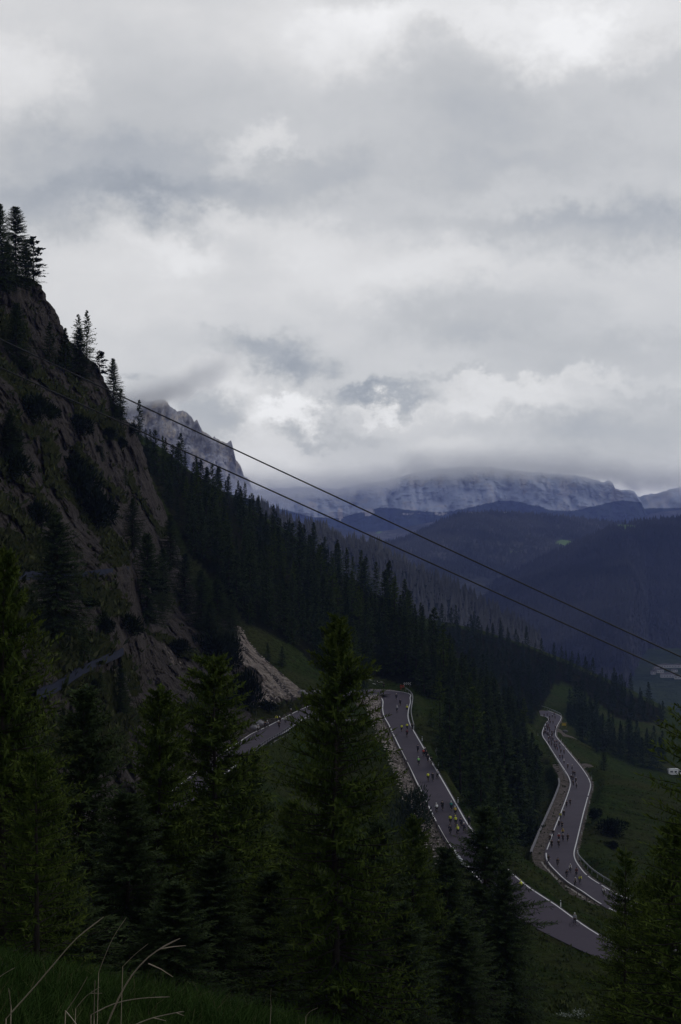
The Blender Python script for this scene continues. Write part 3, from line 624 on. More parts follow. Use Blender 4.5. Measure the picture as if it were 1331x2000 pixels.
zs = lambda py: (1000 - py) / F * D0
CB_STOPS = [(xs(300), zs(985)), (xs(520), zs(978)), (xs(640), zs(968)), (xs(760), zs(955)), (xs(800), zs(932)), (xs(950), zs(926)), (xs(1100), zs(926)), (xs(1170), zs(936)), (xs(1215), zs(940)), (xs(1260), zs(955)), (xs(1500), zs(955))]
tag(closed_box('cloud_bank', xs(300), xs(1500), 8080, 8800, -20, 480, cloud_mat('cloud_bank', CB_STOPS, xs(300), xs(1500), 70, 340, .0062, 230, 120)), kind='stuff')
PK = [(xs(150), zs(815)), (xs(250), zs(803)), (xs(310), zs(788)), (xs(350), zs(778)), (xs(400), zs(750)), (xs(480), zs(710))]
tag(closed_box('cloud_bank', xs(150), xs(480), 8080, 8700, 540, 1050, cloud_mat('cloud_cap', PK, xs(150), xs(480), 70, 130, .016, 180, 90)), kind='stuff')

# ------------------------------------------------------------------ trees
def m_leaf(name, a, b2, tip=None, scale=.8, trans=0.0):
    m, nt, b, g = material(name, 1.0, 0.0)
    ob = coords(nt); n = g.noise(ob, scale, 3, .6)
    oi = nt.nodes.new('ShaderNodeObjectInfo').outputs['Random']
    c = g.mix(g.ramp(n, [(.35, 0.), (.65, 1.)]), a, b2)
    c = g.mix(g.m('MULTIPLY', oi, .35), c, tuple(v * .55 for v in a))
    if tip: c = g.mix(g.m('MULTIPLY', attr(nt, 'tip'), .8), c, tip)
    nt.links.new(c, b.inputs['Base Color']); return m
M['spruce'] = m_leaf('spruce_needles', (.017, .030, .014), (.038, .058, .024), (.085, .112, .044))
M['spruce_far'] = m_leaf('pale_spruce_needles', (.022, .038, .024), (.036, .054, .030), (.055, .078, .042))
M['larch'] = m_leaf('larch_needles', (.030, .052, .011), (.064, .092, .018), (.112, .142, .030))
M['pine'] = m_leaf('pine_needles', (.010, .016, .009), (.018, .026, .013))
M['willow'] = m_leaf('willow_leaves', (.030, .044, .030), (.050, .064, .044))
M['bark'] = plain('bark', (.030, .025, .022), .9, .4, 3.0, .1)
M['deadwood'] = plain('dead_wood', (.16, .15, .14), .9, .3, 3.0, .1)

def kites(b, d, L, w, up, jit, r):
    """flat pointed sprays: base b, direction d (unit), length L, width w"""
    n = len(b); nrm = up + r.normal(0, jit, (n, 3)); s = np.cross(d, nrm); s /= np.linalg.norm(s, axis=1)[:, None] + 1e-9
    m = b + d * (L * .42)[:, None]; V = np.stack([b, m + s * (w / 2)[:, None], b + d * L[:, None], m - s * (w / 2)[:, None]], 1)
    return V.reshape(-1, 3), np.arange(n * 4).reshape(-1, 4)
def tube(path, rad, k=6):
    path = np.asarray(path, float); rad = np.asarray(rad, float); n = len(path)
    t = np.gradient(path, axis=0); t /= np.linalg.norm(t, axis=1)[:, None] + 1e-9
    ref = np.where(np.abs(t[:, 2:3]) > .9, np.array([[1., 0, 0]]), np.array([[0, 0, 1.]]))
    a = np.cross(t, ref); a /= np.linalg.norm(a, axis=1)[:, None]; b = np.cross(t, a)
    ang = np.linspace(0, 2 * np.pi, k, endpoint=False)
    V = path[:, None] + rad[:, None, None] * (np.cos(ang)[None, :, None] * a[:, None] + np.sin(ang)[None, :, None] * b[:, None])
    f = []
    for i in range(n - 1):
        for j in range(k): f.append((i * k + j, i * k + (j + 1) % k, (i + 1) * k + (j + 1) % k, (i + 1) * k + j))
    return V.reshape(-1, 3), np.array(f)
class Acc:
    def __init__(s): s.V, s.F, s.M, s.n = [], [], [], 0
    def add(s, V, f, mi=0):
        s.V.append(np.asarray(V, float)); s.F.append(np.asarray(f) + s.n); s.M.append(np.full(len(f), mi)); s.n += len(V)
    def tube(s, path, rad, k=6, mi=0, cap=False):
        if np.isscalar(rad): rad = [rad] * len(path)
        V, f = tube(path, rad, k); s.add(V, f, mi)
        if cap:
            for i0, rev in ((0, True), (len(V) - k, False)):
                ring = V[i0:i0 + k]; c = ring.mean(0); 
                q = [(k, (j + 1) % k, j, j) if rev else (k, j, (j + 1) % k, (j + 1) % k) for j in range(k)]
                s.add(np.vstack([ring, c]), np.array([(a, b, c_, c_) for a, b, c_, _ in q])[:, :4], mi)
    def box(s, c, size, mi=0, rz=0.0, taper=1.0):
        c = np.asarray(c, float); h = np.asarray(size, float) / 2
        v = np.array([(x * (taper if z > 0 else 1), y * (taper if z > 0 else 1), z) for z in (-1, 1) for y in (-1, 1) for x in (-1, 1)]) * h
        ca, sa = math.cos(rz), math.sin(rz); v = np.stack([v[:, 0] * ca - v[:, 1] * sa, v[:, 0] * sa + v[:, 1] * ca, v[:, 2]], 1) + c
        s.add(v, np.array([(0, 2, 3, 1), (4, 5, 7, 6), (0, 1, 5, 4), (2, 6, 7, 3), (0, 4, 6, 2), (1, 3, 7, 5)]), mi)
    def mesh(s, name, mats, smoothf=False, attrs=None):
        V = np.vstack(s.V); F4 = np.vstack([f if f.shape[1] == 4 else np.hstack([f, f[:, -1:]]) for f in s.F]); mi = np.concatenate(s.M)
        tri = F4[:, 2] == F4[:, 3]
        return mesh(name, V, [F4[~tri], F4[tri][:, :3]], mats, np.concatenate([mi[~tri], mi[tri]]), smoothf, attrs)

def conifer(seed, H, Rad, whorls, per, twigs, tw_len, tw_w, kind='spruce', cb=.04, pw=.9, nseg=1, hang=.35, woody=False, flat=.5):
    """returns crown (V,F,tip) and trunk Acc"""
    r = np.random.default_rng(seed)
    h = cb * H + (H * .975 - cb * H) * ((np.arange(whorls) + .5) / whorls) ** (1.0)
    hb = np.repeat(h, per) + r.normal(0, H / whorls * .35, whorls * per)
    hb = np.clip(hb, cb * H * .8, H * .985); n = len(hb); t = np.clip((hb / H - cb) / (1 - cb), 0, 1)
    az = r.uniform(0, 2 * np.pi, n)
    lobe = 1 + .22 * np.sin(az * 2 + seed) * np.sin(t * 9 + seed) + .16 * np.sin(az * 3 + t * 14 + seed * 2)
    ln = Rad * ((1 - t) ** pw) * np.where(t < .12, .72 + 2.3 * t, 1) * r.uniform(.62, 1.08, n) * lobe + .02 * H * (1 - t) * .3 + Rad * .04
    if kind == 'larch': el = R(28) * t ** 1.5 + R(-8) * (1 - t) + r.normal(0, .12, n); curl = .35
    else: el = R(38) * t ** 2 + R(-20) * (1 - t) + r.normal(0, .09, n); curl = .28
    def pt(idx, s):
        """point and direction at fraction s of branch idx"""
        e = el[idx] + 0; l = ln[idx] * s
        rr_ = l * np.cos(e); zz = l * np.sin(e) + curl * ln[idx] * (s ** 2) * .5 - .10 * ln[idx] * s
        return np.stack([np.cos(az[idx]) * rr_, np.sin(az[idx]) * rr_, hb[idx] + zz], 1)
    idx = np.repeat(np.arange(n), twigs)
    s = np.tile((np.arange(twigs) + .5) / twigs, n) * .88 + .10 + r.uniform(-.4, .4, n * twigs) / twigs
    s = np.clip(s, .06, 1)
    b = pt(idx, s); d = pt(idx, s + .03) - b; d /= np.linalg.norm(d, axis=1)[:, None]
    sd = np.where(np.arange(n * twigs) % 2 == 0, 1, -1) * r.uniform(.5, 1.15, n * twigs); sd = np.where(s > .9, sd * .25, sd)
    up = np.array([0, 0, 1.]); lat = np.cross(np.broadcast_to(up, d.shape), d); lat /= np.linalg.norm(lat, axis=1)[:, None] + 1e-9
    dd = d * np.cos(sd)[:, None] + lat * np.sin(sd)[:, None]; dd[:, 2] += r.normal(-.10 if kind != 'larch' else .05, .22, len(dd)); dd /= np.linalg.norm(dd, axis=1)[:, None]
    L = tw_len * (1.05 - .5 * s) * r.uniform(.6, 1.3, len(s)) * (.45 + .55 * np.minimum(1, ln[idx] / (Rad * .5)))
    V, Fc = kites(b, dd, L, np.full(len(L), tw_w) * r.uniform(.7, 1.3, len(L)), up[None], flat, r)
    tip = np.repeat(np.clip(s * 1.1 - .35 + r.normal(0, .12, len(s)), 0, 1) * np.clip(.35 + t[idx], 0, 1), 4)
    Vs, Fs, Ts = [V], [Fc], [tip]; off = len(V)
    # hanging or upright sprays give the branches depth
    k = r.random(len(b)) < hang
    d2 = np.stack([r.normal(0, .35, k.sum()), r.normal(0, .35, k.sum()), np.where(r.random(k.sum()) < (.75 if kind != 'larch' else .5), -1., 1.)], 1) + d[k] * .5
    d2 /= np.linalg.norm(d2, axis=1)[:, None]
    V2, F2 = kites(b[k], d2, L[k] * .75, np.full(k.sum(), tw_w * 1.1), d[k], flat, r)
    Vs.append(V2); Fs.append(F2 + off); Ts.append(np.repeat(np.clip(s[k] - .5, 0, .6), 4)); off += len(V2)
    # leader
    V3, F3 = kites(np.tile([[0, 0, H * .955]], (5, 1)), np.array([[.05, 0, 1], [-.05, .02, 1], [0, .06, 1], [.25, .2, 1], [-.2, -.2, 1.]]), np.full(5, H * .045), np.full(5, tw_w * .9), np.array([[1., .3, 0]]), .6, r)
    Vs.append(V3); Fs.append(F3 + off); Ts.append(np.full(len(V3), .7))
    tr = Acc(); rb = H * .010 + .03
    tr.tube([(0, 0, -.8), (0, 0, H * .02), (.01 * H * math.sin(seed), 0, H * .5), (0, 0, H * .97)], [rb * 1.5, rb, rb * .55, .012], 7)
    if woody:
        for i in range(0, n, 1):
            if ln[i] > Rad * .22:
                q = pt(np.full(4, i), np.array([0, .35, .7, .98])); tr.tube(q, [.011 * ln[i] + .006, .008 * ln[i] + .005, .005 * ln[i] + .004, .004], 3)
    return np.vstack(Vs), np.vstack(Fs), np.concatenate(Ts), tr

def crown_mesh(name, parts, mat):
    V, Fc, tp, tr = parts; return mesh(name, V, Fc, [mat], smoothf=False, attrs=dict(tip=tp)), tr.mesh(name + '_trunk', [M['bark']], True)
def plant_tree(name, crown_me, trunk_me, loc, sc, rz, label, cat, group):
    e = obj(name, None, None, loc, rz); e.scale = (sc[0], sc[0], sc[1]); e.empty_display_size = .5; tag(e, label, cat, group)
    obj('trunk', trunk_me, e); obj('crown', crown_me, e); return e

# crowns shared by many trees: unit trees 10 m tall
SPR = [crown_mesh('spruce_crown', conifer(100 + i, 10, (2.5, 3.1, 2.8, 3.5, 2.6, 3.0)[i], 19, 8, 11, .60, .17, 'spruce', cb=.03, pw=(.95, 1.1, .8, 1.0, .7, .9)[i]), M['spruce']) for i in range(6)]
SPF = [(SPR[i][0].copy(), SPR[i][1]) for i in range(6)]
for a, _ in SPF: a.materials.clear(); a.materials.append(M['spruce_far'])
LAR = [crown_mesh('larch_crown', conifer(200 + i, 10, 2.1 + .25 * i, 18, 7, 11, .48, .13, 'larch', cb=.06, pw=.85, hang=.6), M['larch']) for i in range(3)]
def grove(specs, H=10):
    """simple far conifers joined into one sheet of foliage: specs (x,y,z,height,radius,seed)"""
    Vs, Fs, off = [], [], 0
    for (x, y, z, h, rd, sd) in specs:
        r = np.random.default_rng(sd); k = 6; lv = 5
        for l in range(lv):
            zb = h * (.06 + .78 * l / lv); zt = min(h, zb + h * .36); rr_ = rd * (1 - l / lv) ** .85
            a = r.uniform(0, 6.28) + np.linspace(0, 2 * np.pi, k, endpoint=False) + r.normal(0, .2, k); q = rr_ * r.uniform(.55, 1.15, k)
            ring = np.stack([np.cos(a) * q, np.sin(a) * q, zb + r.normal(0, h * .03, k)], 1)
            V = np.vstack([ring, [[0, 0, zt]]]) + (x, y, z); Vs.append(V)
            Fs.append(np.array([(j, (j + 1) % k, k) for j in range(k)]) + off); off += k + 1
    return np.vstack(Vs), np.vstack(Fs)

ALLTREES = []          # (screen size, x, y, z, height, radius scale, kind, label, group)
def scatter(poly, spacing, hmin, hmax, dmin, dmax, kind, label, group, seed, tall=None, prm=(.02, 1)):
    """trees whose feet stand inside a part of the slope"""
    r = np.random.default_rng(seed); p = np.array(poly, float); lo, hi = p.min(0), p.max(0)
    cand = lo + (hi - lo) * r.random((2600, 2)); cand = cand[in_poly(cand[:, 0], cand[:, 1], poly)]
    dep = ray_ground(cand[:, 0], cand[:, 1], dmin, dmax, 240); keep = []
    cand = cand[~np.isnan(dep)]; dep = dep[~np.isnan(dep)]
    g = []
    for (px, py), d in zip(cand, dep):
        if d < dmin * 1.02: continue
        x = (px - 665.5) / F * d; y = d
        sp = spacing * r.uniform(.75, 1.35)
        sx = sp * F / d
        if all((px - a) ** 2 + ((py - b) * 1.5) ** 2 > sx * sx for a, b in g):
            g.append((px, py)); z = (1000 - py) / F * d
            h = r.uniform(hmin, hmax) * (1 if r.random() > .25 else r.uniform(.45, .8))
            ALLTREES.append([h / d, x, y, z, h, r.uniform(.7, 1.25), kind, label, group])
scatter(Z1, 2.8, 9, 17, 360, 900, 'spruce', 'dark spruce packed in the forest that covers the steep slope right of the cliff', 'spruces of the dark slope forest', 1)
scatter(Z2, 4.0, 9, 16, 520, 1050, 'pale', 'hazy blue green spruce in the forest strip beyond the two lower roads', 'spruces of the pale forest strip', 2)
scatter([(870,1312),(900,1338),(960,1380),(1015,1412),(1032,1440),(1022,1482),(985,1445),(930,1408),(882,1395)], 2.8, 10, 16, 260, 800, 'spruce', 'dark spruce in the thick forest above the stand between the roads', 'spruces above the stand', 6)
scatter(Z4, 2.6, 10, 17, 225, 480, 'spruce', 'dark spruce in the dense stand between the two road stretches', 'spruces between the roads', 3)
scatter([(1108,1392),(1135,1385),(1165,1410),(1180,1470),(1160,1466),(1125,1440),(1108,1420)], 3.4, 12, 18, 480, 900, 'pale', 'dull green spruce in the clump right of the far road bend', 'spruces right of the far bend', 4)
scatter([(1185,1440),(1250,1440),(1295,1470),(1300,1505),(1260,1500),(1215,1488),(1188,1476)], 4.0, 11, 17, 480, 900, 'pale', 'dull green spruce behind the crest of the right hand meadow', 'spruces behind the meadow crest', 5)
# crest trees fix the skyline of the dark slope
for (px, ty, by, d) in [(262,812,845,520),(272,815,852,525),(285,830,868,545),(300,852,885,565),(322,860,897,580),(345,868,905,600),(362,872,915,620),(385,892,930,650),(405,905,943,680),(425,905,955,715),(445,925,968,740),(470,945,982,770),(492,955,996,800),(505,960,1005,815),(520,985,1020,815),(540,985,1032,805),(566,1000,1045,790),(590,1015,1062,760),(612,1030,1075,725),(635,1040,1090,700),(662,1050,1110,660),(690,1068,1128,625),(715,1075,1150,600),(735,1085,1160,575),(757,1098,1175,545),(770,1112,1184,535),(800,1130,1205,505),(822,1165,1225,490),(840,1180,1245,480),(866,1210,1290,445),(880,1240,1335,420),(850,1195,1270,465)]:
    z = (1000 - by) / F * d; h = (by - ty) / F * d * (.72 + .3 * ((px * 7) % 10) / 10); ALLTREES.append([h / d * 1.9, (px - 665.5) / F * d, d, z - .5, h + .5, .9 + .4 * ((px * 3) % 7) / 7, 'spruce', 'dark spruce on the skyline of the steep forested slope below the cables', 'skyline spruces of the slope'])
for (px, ty, by, w, lab) in [(878,1335,1512,1.0,'tall spruce at the left edge of the stand beside the upper road'),(925,1338,1540,1.0,'yellowish spruce rising highest in the stand right of the upper road'),(900,1375,1560,1,''),(955,1395,1590,1,''),(985,1415,1600,1,''),(1010,1440,1620,1,''),(940,1440,1610,1,''),(1015,1500,1650,1,''),(1050,1465,1545,.8,''),(975,1490,1680,1.1,''),(1046,1500,1590,.8,''),(990,1530,1670,1.1,''),(865,1420,1525,.8,''),(920,1480,1590,1,'')]:
    d = float(ray_ground(px, by, 225, 480)[0]); z = (1000 - by) / F * d; h = (by - ty) / F * d
    ALLTREES.append([h / d * 1.6, (px - 665.5) / F * d, d, z, h, 1.15 * w, 'larch' if 'yellow' in lab else 'spruce', lab or 'dark spruce in the dense stand between the two road stretches', None if lab else 'spruces between the roads'])
for (px, ty, by, k, lab) in [(1180,1466,1507,'spruce','small dark spruce alone on the meadow crest right of the lower road'),(843,1382,1418,'spruce','small spruce on the grass bank outside the hairpin'),(1165,1425,1470,'pale','')]:
    d = float(ray_ground(px, by, 225, 700)[0]); ALLTREES.append([1, (px - 665.5) / F * d, d, (1000 - by) / F * d, (by - ty) / F * d, 1.7 if k == 'spruce' else 1.3, k, lab or 'dull green spruce in the clump right of the far road bend', None if lab else 'spruces right of the far bend'])
ALLTREES.sort(key=lambda a: -a[0])
NTREE = 285
mx = random.Random(5)
for i, (s, x, y, z, h, rs, kind, label, group) in enumerate(ALLTREES[:NTREE]):
    cm, tm = mx.choice({'spruce': SPR, 'pale': SPF, 'larch': LAR}[kind])
    if kind == 'spruce' and mx.random() < .16 and group: cm, tm = mx.choice(LAR)
    plant_tree('larch' if kind == 'larch' else 'spruce', cm, tm, (x, y, z - .3), (h / 10 * rs, h / 10), mx.uniform(0, 6.28), label, 'tree', group)
# the remaining trees of the slopes read as one mass
rest = ALLTREES[NTREE:]
def mass(name, items, mat, lo=False):
    Vs, Fs, off = [], [], 0; r = random.Random(9)
    for (s, x, y, z, h, rs, kind, *_ ) in items:
        me = (SPR[r.randrange(6)])[0]; n = len(me.vertices); V = np.empty(n * 3, np.float32); me.vertices.foreach_get('co', V); V = V.reshape(-1, 3).copy()
        f = np.empty(len(me.loops), np.int32); me.loops.foreach_get('vertex_index', f); a = r.uniform(0, 6.28); k = h / 10
        ca, sa = math.cos(a), math.sin(a); V = np.stack([(V[:, 0] * ca - V[:, 1] * sa) * k * rs + x, (V[:, 0] * sa + V[:, 1] * ca) * k * rs + y, V[:, 2] * k + z - .3], 1)
        Vs.append(V); Fs.append(f.reshape(-1, 4) + off); off += n
    if Vs: tag(obj(name, mesh(name, np.vstack(Vs), np.vstack(Fs), [mat], smoothf=False, attrs=dict(tip=np.zeros(off)))), kind='stuff')
mass('forest', [a for a in rest if a[6] == 'spruce'], M['spruce']); mass('forest', [a for a in rest if a[6] != 'spruce'], M['spruce_far'])
# woods on the far hills, too far to tell the trees apart
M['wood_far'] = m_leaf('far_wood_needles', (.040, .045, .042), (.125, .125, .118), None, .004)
def far_wood(hxyz, n, h, rad, seed, test=None, crestbias=1.0):
    X, Y, Z = hxyz; r = np.random.default_rng(seed); nr_, nc_ = X.shape
    u = r.random(n) ** crestbias * (nr_ - 1.001); v = r.random(n) * (nc_ - 1.001); i, j = u.astype(int), v.astype(int); fu, fv = u - i, v - j; sp = []
    def il(A): return (A[i, j] * (1 - fu) + A[i + 1, j] * fu) * (1 - fv) + (A[i, j + 1] * (1 - fu) + A[i + 1, j + 1] * fu) * fv
    x, y, z = il(X), il(Y), il(Z); px = 665.5 + F * x / y; py = 1000 - F * z / y
    k = (px > -20) & (px < 1360)
    if test is not None: k &= test(px, py)
    for a in np.nonzero(k)[0]: sp.append((x[a], y[a], z[a] - .5, h * r.uniform(.6, 1.15), rad * r.uniform(.7, 1.2), int(r.integers(1 << 30))))
    V, Fc = grove(sp); return V, Fc
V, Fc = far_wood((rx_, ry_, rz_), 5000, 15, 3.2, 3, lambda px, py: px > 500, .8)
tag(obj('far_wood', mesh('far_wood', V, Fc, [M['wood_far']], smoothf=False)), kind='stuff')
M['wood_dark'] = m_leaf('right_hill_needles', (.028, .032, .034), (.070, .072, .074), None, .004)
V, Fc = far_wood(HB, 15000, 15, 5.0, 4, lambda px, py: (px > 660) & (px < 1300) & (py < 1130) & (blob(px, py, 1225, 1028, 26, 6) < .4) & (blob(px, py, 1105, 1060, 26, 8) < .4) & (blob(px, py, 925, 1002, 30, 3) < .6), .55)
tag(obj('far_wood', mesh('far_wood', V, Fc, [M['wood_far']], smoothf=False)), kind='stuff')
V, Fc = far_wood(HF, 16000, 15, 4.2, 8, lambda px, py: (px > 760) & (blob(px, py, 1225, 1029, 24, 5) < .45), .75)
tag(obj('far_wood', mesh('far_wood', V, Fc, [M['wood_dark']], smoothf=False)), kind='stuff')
print('trees', len(ALLTREES))

# ------------------------------------------------------------------ trees and shrubs on the cliff
PIN = [crown_mesh('pine_crown', conifer(300 + i, 10, 2.3, 11, 5, 9, .85, .34, 'larch', cb=.12, pw=.5, hang=.7, flat=.9), M['pine']) for i in range(2)]
def bush_mesh(seed, w, h, n, L, wd, mat, lobes=9, upb=.6):
    r = np.random.default_rng(seed); c = np.stack([r.uniform(-.5, .5, lobes) * w * .75, r.uniform(-.5, .5, lobes) * w * .6, r.uniform(.12, .62, lobes) * h], 1)
    rad = np.stack([r.uniform(.2, .38, lobes) * w] * 2 + [r.uniform(.22, .42, lobes) * h], 1)
    k = r.integers(0, lobes, n); d = r.normal(0, 1, (n, 3)); d /= np.linalg.norm(d, axis=1)[:, None]
    b = c[k] + d * rad[k] * r.uniform(.35, .95, n)[:, None]; b[:, 2] = np.maximum(b[:, 2], -.2)
    dd = d + (0, 0, upb) + r.normal(0, .3, (n, 3)); dd /= np.linalg.norm(dd, axis=1)[:, None]
    V, Fc = kites(b, dd, L * r.uniform(.6, 1.3, n), wd * r.uniform(.7, 1.3, n), d, .8, r)
    st = Acc()
    for q in c[:5]: st.tube([(0, 0, -.4), (q[0] * .5, q[1] * .5, q[2] * .45), tuple(q)], [.05 * h / 3 + .02, .035 * h / 3 + .01, .01], 4)
    return mesh('foliage', V, Fc, [mat], smoothf=False, attrs=dict(tip=np.repeat(np.clip(d[:, 2] * .5, 0, .5), 4))), st.mesh('stems', [M['bark']], True)
BUSH = [bush_mesh(400 + i, 4.0, 3.0, 1500, .55, .16, M['pine'], 10 + i) for i in range(3)]
WIL = [bush_mesh(420 + i, 4.0, 3.6, 1900, .34, .15, M['willow'], 12) for i in range(2)]
def plant_bush(name, ms, loc, sc, rz, label, cat='shrub', group=None):
    e = obj(name, None, None, loc, rz); e.scale = sc; tag(e, label, cat, group); obj('stems', ms[1], e); obj('foliage', ms[0], e); return e
# ------------------------------------------------------------------ big trees in front
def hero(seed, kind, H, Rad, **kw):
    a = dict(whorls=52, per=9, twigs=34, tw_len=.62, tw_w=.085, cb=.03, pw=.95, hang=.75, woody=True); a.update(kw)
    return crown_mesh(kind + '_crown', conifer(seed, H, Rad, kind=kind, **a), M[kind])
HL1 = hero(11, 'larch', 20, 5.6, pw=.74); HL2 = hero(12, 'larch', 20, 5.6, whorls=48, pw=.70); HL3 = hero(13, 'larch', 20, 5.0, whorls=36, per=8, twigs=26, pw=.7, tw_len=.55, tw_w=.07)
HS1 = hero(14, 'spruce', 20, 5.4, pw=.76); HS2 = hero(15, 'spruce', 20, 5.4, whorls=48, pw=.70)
KIND = {'spruce': SPR, 'pale': SPF, 'larch': LAR, 'pine': PIN}
CT = [(1,396,566,62,'spruce','tall spruce on the cliff top, half cut off by the left edge'),
 (31,402,560,84,'spruce','tallest pointed spruce in the group on the cliff top'),
 (14,470,566,60,'spruce','shorter spruce squeezed between the two tall ones on the cliff top'),
 (50,470,560,46,'spruce','dark spruce between the tallest one and the rounded pine on the cliff top'),
 (66,462,546,44,'pine','rounded dark pine at the very corner of the cliff top'),
 (153,613,700,30,'larch','left and shorter of the two slender larches on the cliff edge'),
 (170,605,712,36,'larch','right and taller of the two slender larches on the cliff edge'),
 (195,684,735,30,'pine','small crooked pine on the cliff edge above the spire shaped spruce'),
 (221,699,812,48,'spruce','spire shaped spruce on the cliff edge just left of the pale peak'),
 (236,758,838,36,'spruce','small spruce low on the cliff edge touching the upper cable'),
 (33,590,716,72,'spruce','dark bulky spruce on the upper rock face below the cliff top trees'),
 (97,628,708,32,'spruce','slim dark spruce in a crack of the upper rock face'),
 (155,640,742,60,'spruce','dark broad spruce hugging the cliff under the two larches'),
 (128,640,720,40,'spruce','dark spruce left of the two larches on the cliff'),
 (246,911,950,14,'larch','small yellowish larch alone on the bare rock wall'),
 (151,865,900,18,'spruce','tiny spruce in the middle of the rock wall'),
 (200,872,900,14,'spruce','tiny thin spruce right of the middle of the rock wall'),
 (260,972,1072,50,'spruce','dark spruce in the notch beside the lower rock wall'),
 (288,1040,1218,98,'spruce','broad spruce at the foot of the rock wall above the cave'),
 (333,1004,1110,54,'spruce','dark spruce on the cliff edge right of the broad one'),
 (318,1070,1190,60,'spruce','spruce half hidden behind the broad one at the rock foot'),
 (362,1080,1196,64,'spruce','first of the dark spruces stepping down the cliff edge to the scree'),
 (393,1112,1232,70,'spruce','second of the dark spruces stepping down the cliff edge to the scree'),
 (425,1130,1246,72,'spruce','third of the dark spruces stepping down the cliff edge to the scree'),
 (452,1160,1252,48,'spruce','last small spruce before the pale scree'),
 (410,1175,1262,60,'spruce','low dark spruce left above the scree'),
 (110,1000,1240,152,'spruce','huge dark spruce standing alone on the grass ramp at the left'),
 (236,1303,1392,50,'spruce','young spruce on the brown slope below the blue grey wall'),
 (196,1308,1350,26,'spruce','tiny spruce just under the blue grey wall'),
 (165,1225,1290,34,'spruce','small spruce above the lower blue grey wall'),
 (20,800,905,66,'spruce','dark spruce on the rock face at the left edge under the cables'),
 (523,1256,1292,20,'pale','small green spruce on the grass right of the scree'),(552,1262,1300,20,'pale','young green spruce further right of the scree')]
for i, (px, ty, by, w, k, lab) in enumerate(CT):
    if i < len(CT) - 2: d = cliff_depth(px, by) - 1.5
    else: d = float(ray_ground(px, by, 340, 800)[0])
    h = (by - ty) / F * d; rw = w / F * d / 2; ref = {'spruce': 2.0, 'pale': 2.0, 'larch': 1.5, 'pine': 1.7}[k]
    cm, tm = KIND[k][(i * 5 + 1) % len(KIND[k])]; bigt = k == 'spruce' and w >= 44
    if bigt: cm, tm = (HS1, HS2)[i % 2]
    plant_tree({'pale': 'spruce'}.get(k, k), cm, tm, P(px, by, d), (rw / 3.9, h / 20) if bigt else (rw / ref, h / 10), i * 1.7, lab, 'tree', 'trees on the rocky mountainside')
CB = [(66,792,74,62,'wide dark dwarf pine below the lower cable on the cliff'),(156,826,66,42,'dark dwarf pine cushion on a ledge in the middle of the cliff'),(15,850,60,64,'dark dwarf pine on the left edge of the cliff'),
 (28,902,70,60,'large dark dwarf pine low at the left of the cliff'),(160,940,90,80,'upper part of the biggest dark dwarf pine thicket on the cliff'),(190,985,80,84,'lower part of the biggest dark dwarf pine thicket on the cliff'),(140,905,70,46,'dark dwarf pine just above the biggest thicket'),
 (75,1000,62,50,'dark dwarf pine beside the pale rubble at the left'),(238,862,24,22,'small round dwarf pine near the cliff edge'),(214,845,30,30,'small dwarf pine under the lower cable near the cliff edge'),(190,875,18,14,'tiny dark tuft on the rock wall'),
 (225,800,34,30,'dark dwarf pine at the foot of the spire shaped spruce'),(258,835,26,26,'dark dwarf pine where the cliff edge meets the forest'),(255,1218,66,42,'dark dwarf pine on the rock bulge above the cave'),(205,1216,42,38,'dark dwarf pine on the brown slope left of the rock bulge'),
 (482,1340,56,92,'tall black green shrub against the pale scree'),(450,1268,60,70,'dark shrub at the upper left rim of the scree'),(420,1258,80,60,'dark dwarf pine thicket above the brown scree'),(175,1175,30,24,'small dwarf pine on the grassy slope by the huge spruce'),
 (45,712,50,30,'dark dwarf pine at the base of the bulky spruce'),(100,800,40,34,'dark dwarf pine between two ledges of the cliff'),(300,1140,50,40,'dark dwarf pine at the foot of the rock wall'),(525,1378,50,20,'low green bush at the foot of the scree'),(182,1332,22,26,'dark bush under the right end of the blue grey wall'),(352,1260,40,34,'dark shrub over the cave mouth')]
for i, (px, cy, w, h, lab) in enumerate(CB):
    by = cy + h * .5; d = cliff_depth(px, by) - 1.0
    plant_bush('dwarf_pine', BUSH[i % 3], P(px, by, d), (w / F * d / 4.3, w / F * d / 4.3, h / F * d / 3.1), i * 2.1, lab, 'shrub', 'dwarf pines on the mountainside')
GB = [(802,1572,72,104,'grey green willow bush hiding part of the upper road edge',WIL,225,420),(1178,1445,42,46,'round grey green tree at the meadow crest right of the lower road',WIL,450,800),(1028,1600,56,90,'grey green willow in front of the retaining wall',WIL,230,420),
 (1196,1610,52,40,'dark juniper bush on the meadow right of the lower road',BUSH,230,420),(1165,1585,26,26,'smaller dark juniper bush left above the other on the meadow',BUSH,230,420),(1195,1648,24,18,'low dark tuft on the meadow near the guard rail',BUSH,230,420),
 (650,1340,40,40,'green bush at the foot of the dark slope left of the hairpin',WIL,330,520),(700,1335,36,34,'green bush behind the hairpin',WIL,380,520),(1052,1470,18,18,'small dark bush left of the far road',BUSH,400,800)]
for i, (px, cy, w, h, lab, ms, a, b) in enumerate(GB):
    by = cy + h * .5; d = float(ray_ground(px, by, a, b)[0])
    plant_bush('shrub', ms[i % 2], P(px, by, d), (w / F * d / 4.2, w / F * d / 4.2, h / F * d / 3.5), i * 1.3, lab, 'shrub')

